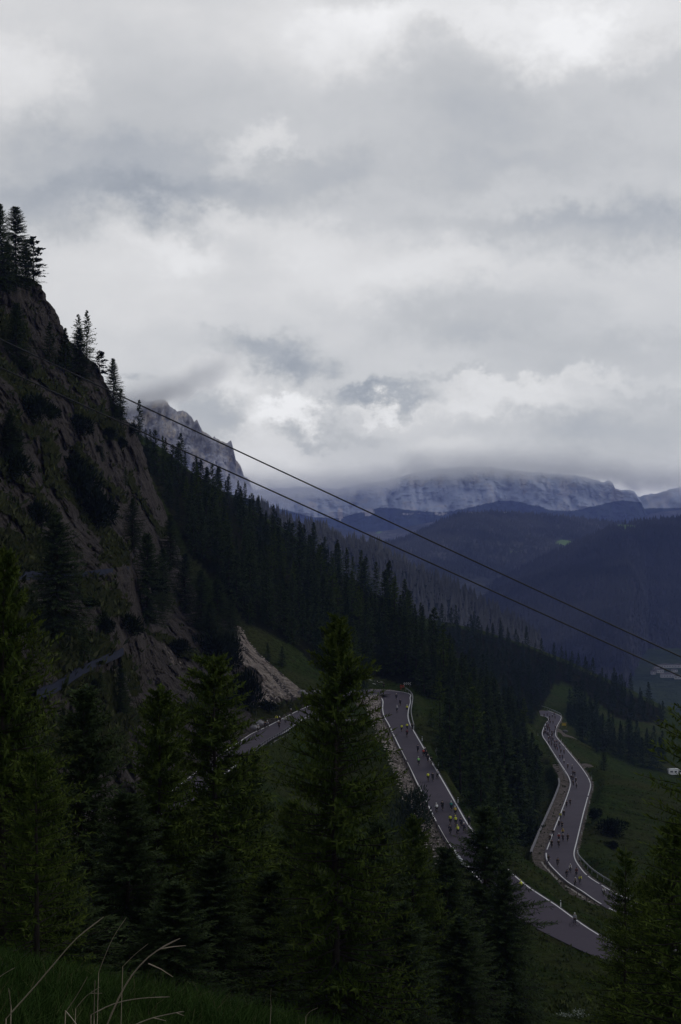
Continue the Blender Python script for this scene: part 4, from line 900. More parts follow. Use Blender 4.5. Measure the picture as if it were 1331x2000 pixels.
HERO = [  # px of the tip, row of the tip, distance, girth, height, model, label
 (661,1194,62,1.0,21,HL1,'big yellow green larch in the middle in front of the road hairpin','larch'),
 (418,1272,74,1.05,22,HL2,'larch left of the middle one, in front of the pale road and scree','larch'),
 (312,1336,70,1.0,20,HL1,'larch with pale sprays just left of the one before the scree','larch'),
 (8,1062,48,.78,26,HL2,'tall larch at the left edge of the picture','larch'),
 (165,1335,66,1.0,21,HS1,'dark spruce below the blue grey wall at the left','spruce'),
 (70,1455,36,.55,17,HL3,'small larch with light tips low at the left edge','larch'),
 (250,1545,60,.8,18,HS2,'black green spruce between the left larches','spruce'),
 (490,1470,88,.9,22,HS1,'dark spruce filling the gap left of the middle larch','spruce'),
 (570,1560,84,.8,20,HL2,'low larch close to the left side of the middle one','larch'),
 (735,1600,88,.85,20,HS2,'dark spruce close to the right side of the middle larch','spruce'),
 (808,1590,96,.72,17,HL1,'yellowish larch in front of the upper road bank','larch'),
 (872,1650,102,.8,17,HS1,'dark spruce left of the one that covers the road','spruce'),
 (950,1572,112,1.0,20,HS2,'dark tall spruce that covers part of the upper road','spruce'),
 (985,1690,108,.85,14,HS1,'short dark spruce beside the meadow at the lower right','spruce'),
 (1385,1285,40,.95,17,HL3,'large sparse larch reaching in from the right edge','larch'),
 (1222,1650,50,.62,14,HL3,'slender sparse larch with a dark trunk at the lower right','larch'),
 (1315,1600,46,.75,17,HL2,'larch in front of the camper van at the lower right','larch'),
 (1262,1720,60,.8,14,HL1,'low bushy larch at the lower right corner','larch'),
 (420,1660,66,.75,16,HS2,'dark spruce low in front of the left larches','spruce'),
 (110,1640,52,.8,15,HS1,'black spruce above the grass at the lower left','spruce'),
 (640,1720,74,.75,15,HS1,'dark spruce low in front of the middle larch','spruce'),
 (20,1330,58,.8,20,HS2,'dark spruce behind the small larch at the left edge','spruce'),
 (340,1720,56,.7,13,HS1,'black spruce just above the dry grass stems','spruce'),
 (530,1700,70,.7,15,HS2,'black spruce low between the left and middle larches','spruce'),
 (900,1790,96,.75,13,HS2,'low black spruce at the foot of the upper road bank','spruce'),
 (790,1760,84,.7,14,HS1,'low black spruce right of the middle larch','spruce')]
GW = {0: .88, 1: 1.12, 2: .9, 3: .9, 12: 1.3, 10: 1.15, 11: 1.2, 14: .85, 15: .75, 16: .75, 17: .8, 13: 1.0}
for i, (px, ty, d, g_, H, (cm, tm), lab, kd) in enumerate(HERO):
    top = P(px, ty, d); zb = float(G(top[0], d, False)); h = max(H * .6, top[2] - zb + .3)
    plant_tree(kd, cm, tm, (top[0], d, top[2] - h), (g_ * GW.get(i, 1.05), h / 20), i * 2.39, lab, 'tree', 'tall trees in front')

# ------------------------------------------------------------------ the grassy brow in front of the camera
def m_grass():
    m, nt, b, g = material('grass_blades', .9, .03); p = geo_pos(nt)
    c = g.mix(g.ramp(g.noise(p, 1.2, 4, .6), [(.35, 0.), (.65, 1.)]), (.020, .044, .010), (.040, .068, .016))
    c = g.mix(g.m('MULTIPLY', attr(nt, 'dry'), .9), c, (.10, .09, .045)); nt.links.new(c, b.inputs['Base Color']); return m
M['grass'] = m_grass()
def blades(n, seed):
    r = np.random.default_rng(seed)
    y = 3.2 + 13.5 * r.random(n) ** 1.25; x = y * r.uniform(-.30, .16, n)
    z = G(x, y); clump = fbm(x / .35, y / .35, s=14, oct=3); keep = r.random(n) < .35 + 1.0 * clump
    x, y, z, clump = x[keep], y[keep], z[keep], clump[keep]; n = len(x)
    L = (.06 + .17 * clump) * r.uniform(.5, 1.35, n) * (1 + .1 * smooth(7, 12, y)); w = .0035 * r.uniform(.7, 1.5, n) * (1 + .06 * y)
    a = r.uniform(0, 6.28, n); lean = r.normal(0, .38, n); lx = r.normal(.12, .3, n)
    b = np.stack([x, y, z - .01], 1); s = np.stack([np.cos(a), np.sin(a), 0 * a], 1) * (w / 2)[:, None]
    m = b + np.stack([lx * L * .35, lean * L * .35, L * .62], 1); t = b + np.stack([lx * L * 1.25, lean * L * 1.25, L * .98], 1)
    V = np.stack([b - s, b + s, m + s * .8, m - s * .8, t], 1).reshape(-1, 3); i = np.arange(n)[:, None] * 5
    dry = np.repeat((r.random(n) < .05) * 1.0, 5)
    return mesh('grass', V, [i + np.array([[0, 1, 2, 3]]), i + np.array([[3, 2, 4]])], [M['grass']], smoothf=False, attrs=dict(dry=dry))
tag(obj('grass', blades(90000, 4)), kind='stuff')
M['straw'] = plain('dry_straw', (.33, .27, .20), .7, .25, 20, .2)
def stalk(pts, d, r0, lab, side=()):
    dd = np.linspace(d, d - .25, len(pts)); p = np.array([P(a, b, e) for (a, b), e in zip(pts, dd)]); p = catmull(p, .04)
    base = p[0].copy(); gz0 = float(G(base[0], base[1])) - .02
    if base[2] > gz0 + .02: p = np.vstack([[base[0] - .02, base[1] + .02, gz0], p])
    A = Acc(); n = len(p); rad = r0 * np.linspace(1, .45, n); rad[-max(2, n // 4):-1] *= 1.5; A.tube(p, rad * .72, 5)
    e = obj('dry_grass_stem', A.mesh('dry_grass_stem', [M['straw']], True)); tag(e, lab, 'grass stem', 'dry grass stems')
    for s in side:
        B = Acc(); q = np.array([P(a, b, d - .2) for a, b in s]); B.tube(q, np.linspace(r0 * .5, r0 * .2, len(q)), 4); obj('side_blade', B.mesh('side_blade', [M['straw']], True), e)
stalk([(12,1990),(70,1925),(110,1878),(150,1833),(203,1791)], 4.6, .0036, 'longest bare dry stem arching up at the far left')
stalk([(208,2005),(232,1950),(258,1905),(290,1870),(322,1848),(352,1833)], 4.4, .0042, 'thick pale dry stem with forked tip, right of the bare arching one', [[(315,1853),(340,1849),(363,1847)],[(290,1882),(315,1893),(338,1908)]])
stalk([(193,1900),(205,1868),(222,1830),(247,1792)], 5.6, .0022, 'thin faint stem with a tiny seed head between the two long ones')
stalk([(240,1888),(262,1866),(290,1843)], 6.0, .002, 'faint short stem behind the thick forked one')
stalk([(184,1995),(185,1950),(186,1914)], 4.5, .0028, 'upright short dry stem in the grass')
stalk([(178,1982),(225,1960),(275,1950),(332,1947)], 4.5, .0028, 'dry blade lying almost flat to the right, upper one')
stalk([(262,2002),(300,1988),(345,1978),(360,1976)], 4.3, .0030, 'dry blade lying almost flat to the right, at the bottom edge', [[(300,1988),(325,1994)],[(345,1978),(360,1984)]])
stalk([(128,1978),(150,1945),(171,1908)], 4.8, .0024, 'leaning dry stem left of the upright short one')
stalk([(148,1970),(170,1945),(196,1928)], 4.8, .0022, 'short bent dry stem crossing the upright one', [[(178,1940),(200,1940)]])
stalk([(22,1968),(20,1950),(17,1930)], 4.7, .0028, 'stubby dry stem at the far left')
stalk([(-6,1912),(12,1900),(30,1890)], 5.0, .0022, 'dry blade entering from the left edge')
stalk([(128,1974),(140,1988),(152,2004)], 4.4, .0028, 'dry blade pointing down at the bottom edge')
stalk([(530,1965),(529,1950),(530,1930)], 8.5, .0022, 'single thin stem standing on the brow right of the others')
stalk([(598,1985),(606,1976),(622,1968)], 8.0, .0025, 'short bent stem on the brow near the bottom middle')
M['stone'] = plain('grey_stone', (.13, .125, .12), .9, .4, 2.0)
def rock(name, loc, s, seed, lab, cat='rock', group=None, mat=None):
    a, b = np.meshgrid(np.linspace(0, np.pi, 9), np.linspace(0, 2 * np.pi, 14, endpoint=False), indexing='ij')
    d = np.stack([np.sin(a) * np.cos(b), np.sin(a) * np.sin(b), np.cos(a)], -1); k = .7 + .6 * fbm(d[..., 0] * 1.7 + seed, d[..., 1] * 1.7, d[..., 2] * 1.7, s=seed)
    V = (d * k[..., None] * np.array(s)).reshape(-1, 3); f = [(i * 14 + j, (i + 1) * 14 + j, (i + 1) * 14 + (j + 1) % 14, i * 14 + (j + 1) % 14) for i in range(8) for j in range(14)]
    return tag(obj(name, mesh(name, V, np.array(f), [mat or M['stone']], smoothf=False), None, loc), lab, cat, group)
q = P(8, 1872, 10.5); rock('rock', (q[0] - .12, q[1], float(G(q[0], q[1])) - .02), (.20, .18, .10), 3, 'grey stone lying in the grass at the left edge')

# ------------------------------------------------------------------ rough grass and scrub that nobody could count
def tufts(name, pts, L, w, per, mat, seed, up=1.0):
    r = np.random.default_rng(seed); n = len(pts); b = np.repeat(pts, per, 0) + r.normal(0, 1, (n * per, 3)) * np.array([.25, .25, .04]) * np.repeat(L, per)[:, None]
    d = r.normal(0, .55, (n * per, 3)); d[:, 2] = up * r.uniform(.5, 1.2, n * per); d /= np.linalg.norm(d, axis=1)[:, None]
    V, Fc = kites(b, d, np.repeat(L, per) * r.uniform(.6, 1.2, n * per), np.repeat(L, per) * w, r.normal(0, 1, (n * per, 3)), .3, r)
    return tag(obj(name, mesh(name, V, Fc, [mat], smoothf=False, attrs=dict(tip=np.repeat(r.random(n * per) * .8, 4)))), kind='stuff')
M['tuft'] = m_leaf('rough_grass', (.027, .044, .012), (.056, .074, .024), (.095, .102, .040), .05)
M['scrubleaf'] = m_leaf('scrub_leaves', (.018, .030, .010), (.046, .058, .022), (.095, .095, .046), .06)
r = np.random.default_rng(77); n = 60000
px = r.uniform(-20, 1350, n); py = r.uniform(1345, 2010, n); k = ~in_poly(px, py, Z4) & ((px > 500) | (py > 1500)); px, py = px[k], py[k]
rr_ = ray_ground(px[:17000], py[:17000], 110, 640, 130); ok = ~np.isnan(rr_) & (rr_ > 125); px, py, dd = px[:17000][ok], py[:17000][ok], rr_[ok]
X = (px - 665.5) / F * dd; Y = dd; da = road_dist(X, Y, A_o, A_i); db = road_dist(X, Y, B_l, B_r); k = (da > .8) & (db > .8); X, Y = X[k], Y[k]
tufts('rough_grass', np.stack([X, Y, G(X, Y) - .05], 1), r.uniform(.25, .75, len(X)) * (.6 + .8 * fbm(X / 6, Y / 6, s=15)), .42, 3, M['tuft'], 5)
i = r.integers(0, MPX.shape[0], 15000); j = (r.random(15000) * (MPX.shape[1] - 4)).astype(int); px, py = MPX[i, j], MPY[i, j]; gk = np.zeros(len(px))
wx = (fbm(px / 26, py / 26, s=71, oct=5, gain=.6) - .5) * 46; wy = (fbm(px / 26, py / 26, s=72, oct=5, gain=.6) - .5) * 46
for pts, w in RAMPS: gk = np.maximum(gk, near_line(px + wx, py + wy, pts, w * 1.15))
k = (r.random(len(px)) < .10 + .9 * gk) & (px > -30) & ~in_poly(px, py, SCREE); i, j = i[k], j[k]
cp = np.stack([(MPX[i, j] - 665.5) / F * MDEP[i, j], MDEP[i, j], (1000 - MPY[i, j]) / F * MDEP[i, j]], 1)
tufts('scrub', cp, r.uniform(.4, 1.5, len(cp)) ** 1.3, .38, 5, M['scrubleaf'], 6)
# rubble lying on the scree and the gravel bank
r = np.random.default_rng(78); px = r.uniform(460, 600, 2500); py = r.uniform(1225, 1385, 2500); k = in_poly(px, py, SCREE); px, py = px[k], py[k]; dd = np.array([cliff_depth(a, b) for a, b in zip(px, py)]) - .1
c1 = np.stack([(px - 665.5) / F * dd, dd, (1000 - py) / F * dd], 1); t_ = np.arange(len(A_i)); t_ = t_[(A_i[:, 1] > 232) & (A_i[:, 0] > 5)]; q = r.choice(t_, 1500); nn = (A_i - A_o)[q]; nn[:, 2] = 0; nn /= np.linalg.norm(nn, axis=1)[:, None]
c2 = A_i[q] + nn * r.uniform(.8, 4.2, (1500, 1)); c2[:, 2] = G(c2[:, 0], c2[:, 1]); cc = np.vstack([c1, c2]); s = r.uniform(.10, .34, len(cc)) ** 1.2
oc = np.array([(1, 0, 0), (0, 1, 0), (-1, 0, 0), (0, -1, 0), (0, 0, .8), (0, 0, -.5)], float); V = cc[:, None] + oc[None] * s[:, None, None] * r.uniform(.6, 1.3, (len(cc), 6, 1)); f = np.array([(0, 1, 4), (1, 2, 4), (2, 3, 4), (3, 0, 4), (1, 0, 5), (2, 1, 5), (3, 2, 5), (0, 3, 5)])
tag(obj('rubble', mesh('rubble', V.reshape(-1, 3), (np.arange(len(cc))[:, None, None] * 6 + f[None]).reshape(-1, 3), [plain('rubble_stone', (.44, .38, .34), .95, .5, .3, 0)], smoothf=False)), kind='stuff')

# ------------------------------------------------------------------ cables
M['steel_cable'] = plain('black_steel_cable', (.012, .012, .014), .5, .2, 1, .4)
def cable(pts, d0, d1, rad, lab):
    n = 60; t = np.linspace(0, 1, n); px = np.interp(t, np.linspace(0, 1, len(pts)), [p[0] for p in pts]); py = np.interp(px, [p[0] for p in pts], [p[1] for p in pts])
    c = np.polyfit(px, py, 2); py = np.polyval(c, px); A = Acc(); A.tube(np.array([P(a, b, d0 + (d1 - d0) * u) for a, b, u in zip(px, py, t)]), rad, 6)
    tag(obj('cable', A.mesh('cable', [M['steel_cable']], True)), lab, 'cable', 'cables across the valley')
cable([(-420,462),(0,662),(240,778),(500,897),(760,1018),(1018,1137),(1331,1283),(1800,1500)], 130, 112, .066, 'upper of the two black cables crossing the picture')
cable([(-420,528),(0,716),(280,845),(396,899),(560,972),(860,1107),(1331,1321),(1800,1535)], 130, 112, .066, 'lower of the two black cables crossing the picture')

# ------------------------------------------------------------------ road furniture
def on_road(px, py):
    """point on the nearest carriageway seen at a photo position, with the climbing direction"""
    best = None
    for e1, e2 in ((A_o, A_i), (B_l, B_r)):
        c = (e1 + e2) / 2; cx = 665.5 + F * c[:, 0] / c[:, 1]; cy = 1000 - F * c[:, 2] / c[:, 1]
        m = np.hypot(cx - px, (cy - py) * 1.0); j = m.argmin()
        z = c[j, 2]
        for _ in range(6):
            p = PZ(px, py, z); j = np.hypot(c[:, 0] - p[0], c[:, 1] - p[1]).argmin(); z = c[j, 2] * .6 + z * .4
        p = PZ(px, py, c[j, 2]); dist = np.hypot(c[j, 0] - p[0], c[j, 1] - p[1]) + (0 if e1 is A_o else 0)
        t = c[max(0, j - 3)] - c[min(len(c) - 1, j + 3)]
        if best is None or dist < best[0]: best = (dist, p, t / np.linalg.norm(t), j)
    return best[1], best[2]
def line_pts(pix):
    return np.array([on_road(a, b)[0] for a, b in pix])
M['galv'] = plain('galvanised_steel', (.34, .34, .35), .5, .2, 3, .5, .3)
M['rustrail'] = plain('dark_rail', (.07, .055, .050), .8, .4, 3)
M['darkmetal'] = plain('dark_metal', (.035, .035, .045), .5, .3, 3, .4)
M['white'] = plain('white_paint', (.74, .74, .73), .6, .1, 3)
M['black'] = plain('black_paint', (.015, .015, .016), .5, .2, 3)
M['red'] = plain('red_fabric', (.34, .025, .02), .7, .2, 8)
M['yellow'] = plain('hi_vis_yellow', (.66, .70, .05), .6, .15, 8)
M['lime'] = plain('lime_green', (.32, .70, .22), .6, .15, 8)
M['navy'] = plain('dark_navy', (.018, .020, .040), .7, .3, 8)
M['blackcloth'] = plain('black_cloth', (.012, .012, .014), .8, .3, 8)
M['maroon'] = plain('maroon_cloth', (.10, .015, .03), .8, .3, 8)
M['teal'] = plain('teal_cloth', (.02, .20, .18), .7, .2, 8)
M['greycloth'] = plain('grey_cloth', (.30, .30, .32), .7, .2, 8)
M['whitecloth'] = plain('white_cloth', (.72, .72, .72), .7, .1, 8)
M['skin'] = plain('skin', (.42, .27, .20), .6, .1, 8)
M['rubber'] = plain('tyre_rubber', (.012, .012, .012), .8, .2, 8)
M['gold'] = plain('amber_cloth', (.50, .36, .04), .7, .2, 8)
M['glass'] = plain('dark_window_glass', (.03, .035, .045), .1, .1, 8, .6)
M['masonry'] = plain('grey_masonry', (.23, .22, .23), .9, .45, 1.4, .1)
M['masonry_blue'] = plain('blue_grey_wall', (.020, .024, .042), .9, .4, .8, .1)
def resample(p, step):
    s = np.concatenate([[0], np.cumsum(np.linalg.norm(np.diff(p, axis=0), axis=1))]); n = max(2, int(s[-1] / step) + 1); u = np.linspace(0, s[-1], n)
    return np.stack([np.interp(u, s, p[:, k]) for k in range(3)], 1)
def guard(name, p, lab, mat, hgt=.75, beam=.30, step=4.0, two=False, cat='guard rail', th=.10):
    p = resample(catmull(p, 1.0), 1.0); e = obj(name, None, None, tuple(p[0])); tag(e, lab, cat); o0 = p[0]; q = p - o0
    A = Acc()
    for zz in ((hgt,) if not two else (hgt, hgt * .55)):
        for s_, dz in ((0, beam / 2), (0, -beam / 2)): A.tube(q + (0, 0, zz + dz * .6), beam * .32 if not two else th * .5, 5)
    obj('beam', A.mesh('beam', [mat], True), e)
    for c in resample(q, step):
        B = Acc(); B.box(c + (0, 0, hgt / 2 - .15), (th, th, hgt + .3)); obj('post', B.mesh('post', [mat]), e)
    return e
guard('guard_rail', line_pts([(793,1349),(801,1355),(806.5,1364),(806,1375),(804,1386),(803.5,1398),(806.5,1413),(809,1421)]), 'grey steel guard rail round the outside of the hairpin bend', M['galv'])
guard('guard_rail', line_pts([(1128.5,1668),(1130,1676),(1138.5,1686.5),(1157.7,1705.5),(1186,1724.5),(1206,1734),(1232,1746)]), 'grey steel guard rail on the outside of the lower road curve', M['galv'])
guard('guard_rail', line_pts([(1064,1688),(1072,1698.5),(1094,1722),(1118,1740.5),(1156,1762.5),(1186,1782),(1230,1803)]), 'dark guard rail on the low stone wall of the lower road', M['rustrail'], .6, .16)
guard('guard_rail', line_pts([(1073,1462),(1083,1478),(1094,1497),(1106,1517)]), 'thin guard rail left of the far straight of the lower road', M['galv'], .7, .22)
guard('guard_rail', line_pts([(1056,1380.5),(1073,1386),(1096,1396.5)]), 'pale guard rail at the far end of the lower road', M['galv'], .7, .25)
guard('guard_rail', line_pts([(783.5,1471),(801,1507),(827,1566),(852,1613),(876,1655),(890,1674)]), 'dark low guard rail along the gravel bank of the upper road', M['rustrail'], .55, .22)
guard('railing', line_pts([(470,1497),(515,1459),(552,1436.6),(586,1411.5),(605,1402)]), 'dark blue metal railing with many posts along the left road', M['darkmetal'], 1.0, .10, 2.2, True, 'railing')
def wall(name, top, h, th, mat, lab, off=(0, 0)):
    p = resample(catmull(top, 1.0), 1.2); t = np.gradient(p, axis=0); nrm = np.stack([-t[:, 1], t[:, 0], 0 * t[:, 0]], 1); nrm /= np.linalg.norm(nrm, axis=1)[:, None]
    r = fbm(np.arange(len(p)) * .8, np.arange(len(p)) * 0, s=91)[:, None] * .25
    cols = [p - (0, 0, h), p + (0, 0, 0) + np.hstack([r * 0, r * 0, r]), p + nrm * th + np.hstack([r * 0, r * 0, r]), p + nrm * th - (0, 0, h)]
    V = np.stack(cols, 1).reshape(-1, 3); f = grid_faces(len(p), 4)
    return tag(obj(name, mesh(name, V, f, [mat], smoothf=False)), lab, 'wall')
def offset(e1, e2, py0, py1, off, dz=0, outer=True):
    """a line beside the e1 edge of a road"""
    py = 1000 - F * e1[:, 2] / e1[:, 1]; m = (py >= py0) & (py <= py1); u = (e1 - e2); u[:, 2] = 0; u /= np.linalg.norm(u, axis=1)[:, None]; return (e1 + u * off)[m][::3] + (0, 0, dz)
wall('retaining_wall', offset(B_l, B_r, 1517, 1668, 2.9), 3.2, .5, M['masonry'], 'long grey stone retaining wall left of the lower road')
wall('stone_wall', offset(B_l, B_r, 1682, 1800, 1.0, -.25), 1.6, .4, plain('pale_masonry', (.34, .31, .28), .9, .45, 1.6, .1), 'low pale stone wall under the dark guard rail of the lower road')
wall('stone_wall', offset(A_i, A_o, 1400, 1700, 1.0, -.35), 1.2, .4, M['stone'], 'low rubble wall holding the upper road above the gravel bank')
wall('retaining_wall', np.array([P(a, b, cliff_depth(a, b) - 2.4) for a, b in ((72,1350),(95,1342),(120,1330),(150,1310),(180,1294),(210,1281),(242,1268))]), 1.1, .5, M['masonry_blue'], 'lower blue grey wall slanting up the slope at the left')
wall('retaining_wall', np.array([P(a, b, cliff_depth(a, b) - 2.4) for a, b in ((10,1134),(40,1122),(65,1117),(110,1118),(160,1119),(200,1114),(252,1108))]), 1.2, .5, M['masonry_blue'], 'upper blue grey wall running level below the rock face')
# delineator posts: one built, the rest copied
def copy_tree(o, parent=None):
    c = o.copy(); COL.objects.link(c); c.parent = parent
    for ch in o.children: copy_tree(ch, c)
    return c
dp = obj('delineator_post', None); A = Acc(); A.box((0, 0, .5), (.14, .12, 1.0), 0, 0, .8); obj('post', A.mesh('post', [M['white']]), dp); A = Acc(); A.box((0, 0, .80), (.15, .13, .16)); obj('black_band', A.mesh('black_band', [M['black']]), dp)
DEL = [(808.5,1424,'white delineator post at the end of the hairpin guard rail'),(825,1447,'white delineator post just above the red jacket rider'),(856.5,1499,'white delineator post below the warning triangle'),(895,1568,'white delineator post beside the lower straight of the upper road'),(1095.5,1771,'white delineator post above the parked cyclist'),
 (1097,1448,'second white delineator post below the gravel pull-in'),(1116,1473,'third white delineator post below the gravel pull-in'),(1130.5,1489,'white delineator post above the small gravel patch'),(1156,1522,'white delineator post at the outer bend of the lower road'),(1158,1544,'white delineator post just below the outer bend'),
 (1152,1570,'topmost white delineator post of the lower road straight'),(1145,1600,'middle white delineator post of the lower road straight'),(1137,1630,'lowest white delineator post of the lower road straight'),(1128,1666,'white delineator post where the lower guard rail begins'),(1096.5,1399,'white delineator post at the far end of the lower road'),(1051,1437,'white post left of the crowded far bend')]
for i, (px, py, lab) in enumerate(DEL):
    o = dp if i == 0 else copy_tree(dp); p, t = on_road(px, py); o.location = p; o.rotation_euler = (0, 0, math.atan2(-t[0], t[1])); tag(o, lab, 'road post', 'delineator posts')
# kerb stones
ks = Acc(); ks.box((0, 0, .25), (.45, 1.0, .5), 0, 0, .85); ksm = ks.mesh('kerb_stone', [M['white']])
for i, (px, py) in enumerate([(884,1661.5),(888,1667),(892,1672.5),(896.5,1678),(901,1683.5),(906,1689),(911.5,1694.5),(917,1700)]):
    p, t = on_road(px, py); o = obj('kerb_stone', ksm, None, p, math.atan2(-t[0], t[1])); tag(o, 'white kerb stone in the row beside the upper road, above the dark spruces', 'kerb stone', 'white kerb stones')
# warning triangle
p = P(853, 1480, float(ray_ground(853, 1480, 240, 420)[0])); e = obj('warning_sign', None, None, p); tag(e, 'white triangular warning sign on a pole beside the upper road', 'road sign')
A = Acc(); A.tube([(0, 0, -.3), (0, 0, 2.3)], .05, 6); obj('pole', A.mesh('pole', [M['galv']], True), e)
A = Acc(); A.add([(-.5, -.06, 1.5), (.5, -.06, 1.5), (0, -.06, 2.35), (-.5, -.09, 1.5), (.5, -.09, 1.5), (0, -.09, 2.35)], np.array([(0, 1, 2, 2), (3, 5, 4, 4), (0, 3, 4, 1), (1, 4, 5, 2), (2, 5, 3, 0)])); obj('triangle', A.mesh('triangle', [M['greycloth']]), e)
A = Acc(); A.box((0, -.07, 1.35), (.7, .03, .22)); obj('plate', A.mesh('plate', [M['greycloth']]), e)
# chevron board
p, t = on_road(788, 1346); e = obj('chevron_sign', None, None, p + np.array([1.2, 2.0, 0])); tag(e, 'black board with four white chevrons pointing left at the hairpin', 'road sign')
A = Acc(); A.box((0, 0, 1.35), (2.3, .06, .75)); obj('board', A.mesh('board', [M['black']]), e)
for x in (-.8, .8): A = Acc(); A.box((x, .06, .5), (.08, .06, 1.5)); obj('post', A.mesh('post', [M['galv']]), e)
for k in range(4):
    x = -.84 + k * .56; A = Acc()
    for s in (1, -1):
        V = [(x - .2, -.04, 1.35), (x + .12, -.04, 1.35 + s * .32), (x + .30, -.04, 1.35 + s * .32), (x - .02, -.04, 1.35)]; A.add(V + [(a, b + .02, c) for a, b, c in V], np.array([(0, 1, 2, 3), (7, 6, 5, 4)]))
    obj('chevron', A.mesh('chevron', [M['white']]), e)
# wooden board at the gravel pull-in
p, t = on_road(1102, 1421); e = obj('information_board', None, None, p); tag(e, 'wooden information board on two posts behind the gravel pull-in', 'board')
M['wood'] = plain('weathered_wood', (.20, .14, .07), .8, .3, 3)
for x in (-1.0, 1.0): A = Acc(); A.box((x, 0, .9), (.14, .14, 2.4)); obj('post', A.mesh('post', [M['wood']]), e)
A = Acc(); A.box((0, -.1, 1.5), (1.9, .06, 1.1)); obj('panel', A.mesh('panel', [M['gold']]), e); A = Acc(); A.box((0, 0, 2.2), (2.6, .7, .12)); obj('roof', A.mesh('roof', [M['wood']]), e)
rock('rock', on_road(1104, 1428.5)[0] + np.array([0, 0, .1]), (1.2, .8, .6), 5, 'dark stone on the gravel pull-in')
for i, (px, py, w) in enumerate([(738,1336,1.0),(731,1333,.8),(745,1334.5,.8),(722,1331,1.1),(1012,1708,1.0),(590,1352,1.0),(598,1356,.7),(612,1352,.9),(623,1350,.8),(505,1412,1.3),(497,1421,1.0)]):
    d = float(ray_ground(px, py, 200, 520)[0]) if i < 5 else cliff_depth(min(px, 590), py) - 1
    rock('rock', P(px, py, d), (w, w * .8, w * .6), 20 + i, ['pale boulder on the bank behind the hairpin'] * 4 and (['pale boulder on the bank behind the hairpin, nearest the road', 'pale boulder left of the nearest one behind the hairpin', 'pale boulder right of the nearest one behind the hairpin', 'largest pale boulder at the left behind the hairpin', 'pale rock beside the low stone wall of the lower road', 'pale boulder at the right foot of the scree', 'smaller boulder just right of the scree foot', 'pale boulder behind the middle larch near the road', 'last pale boulder right of the scree, by the road', 'big boulder at the left of the cyclists on the left road', 'smaller boulder below the big one on the left road'])[i], 'boulder', 'boulders by the road', M['masonry'])

# ------------------------------------------------------------------ people and bicycles
def skin_arrays(joints, sub=1):
    """joints: (x,y,z,radius,parent index) -> one continuous smooth skin"""
    me = bpy.data.meshes.new('t'); me.from_pydata([j[:3] for j in joints], [(j[4], i) for i, j in enumerate(joints) if j[4] >= 0], []); o = bpy.data.objects.new('t', me); COL.objects.link(o)
    md = o.modifiers.new('s', 'SKIN'); md.use_smooth_shade = True
    if sub: o.modifiers.new('d', 'SUBSURF').levels = sub
    for i, j in enumerate(joints): me.skin_vertices[0].data[i].radius = (j[3], j[3]); me.skin_vertices[0].data[i].use_root = j[4] < 0
    dg = C.evaluated_depsgraph_get(); ev = o.evaluated_get(dg).to_mesh(); V = np.array([v.co[:] for v in ev.vertices]); Fq = np.array([tuple(p.vertices) if len(p.vertices) == 4 else tuple(p.vertices) + (p.vertices[-1],) for p in ev.polygons])
    o.evaluated_get(dg).to_mesh_clear(); bpy.data.objects.remove(o); bpy.data.meshes.remove(me); return V, Fq
def hand(J, w, side, fwd, down):
    """palm and five curled fingers hanging on the wrist joint w"""
    x, y, z = J[w][:3]; fx, fy, fz = fwd; J.append((x + fx * .07, y + fy * .07, z + fz * .07, .036, w)); p = len(J) - 1; px, py, pz = J[p][:3]
    for k in range(4):
        o = (k - 1.5) * .021 * side; L = (.036, .041, .038, .030)[k]; a = (px + o + fx * L, py + fy * L, pz + fz * L, .0095, p); J.append(a); J.append((a[0], a[1] + down[1] * L, a[2] + down[2] * L, .008, len(J) - 1))
    J.append((px - side * .045, py + fy * .01, pz + fz * .01, .011, p)); J.append((px - side * .055, py + fy * .035 + down[1] * .02, pz + fz * .03 + down[2] * .02, .009, len(J) - 1))
def head(J, neck):
    x, y, z = J[neck][:3]; J.append((x, y + .05, z + .10, .085, neck)); h = len(J) - 1; J.append((x, y + .065, z + .19, .088, h)); J.append((x, y + .155, z + .125, .014, h))
def rider_joints(ph):
    J = [(0, -.20, 1.0, .13, -1), (0, -.07, 1.14, .125, 0), (0, .10, 1.30, .145, 1), (0, .20, 1.42, .06, 2)]; head(J, 3)
    for s in (1, -1):
        J.append((.17 * s, .13, 1.36, .075, 2)); a = len(J) - 1; J.append((.235 * s, .23, 1.13, .048, a)); J.append((.20 * s, .42, 1.01, .032, a + 1)); hand(J, a + 2, s, (0, .8, -.3), (0, .1, -.7))
    for s in (1, -1):
        u = s * ph; J.append((.10 * s, -.14, .95, .105, 0)); a = len(J) - 1; J.append((.115 * s, .18 + .03 * u, .70 + .11 * u, .066, a)); J.append((.11 * s, -.03 - .10 * u, .30 + .12 * u, .040, a + 1)); J.append((.11 * s, .12 - .10 * u, .22 + .12 * u, .036, a + 2))
    return J
def stand_joints():
    J = [(0, 0, .95, .13, -1), (0, .01, 1.12, .12, 0), (0, .02, 1.33, .14, 1), (0, .02, 1.47, .058, 2)]; head(J, 3)
    for s in (1, -1):
        J.append((.18 * s, .01, 1.40, .07, 2)); a = len(J) - 1; J.append((.25 * s, 0, 1.13, .045, a)); J.append((.25 * s, .08, .88, .032, a + 1)); hand(J, a + 2, s, (0, .2, -.9), (0, .5, -.4))
    for s in (1, -1): J.append((.10 * s, 0, .88, .10, 0)); a = len(J) - 1; J.append((.11 * s, .02, .49, .062, a)); J.append((.12 * s, 0, .09, .042, a + 1)); J.append((.13 * s, .14, .045, .036, a + 2))
    return J
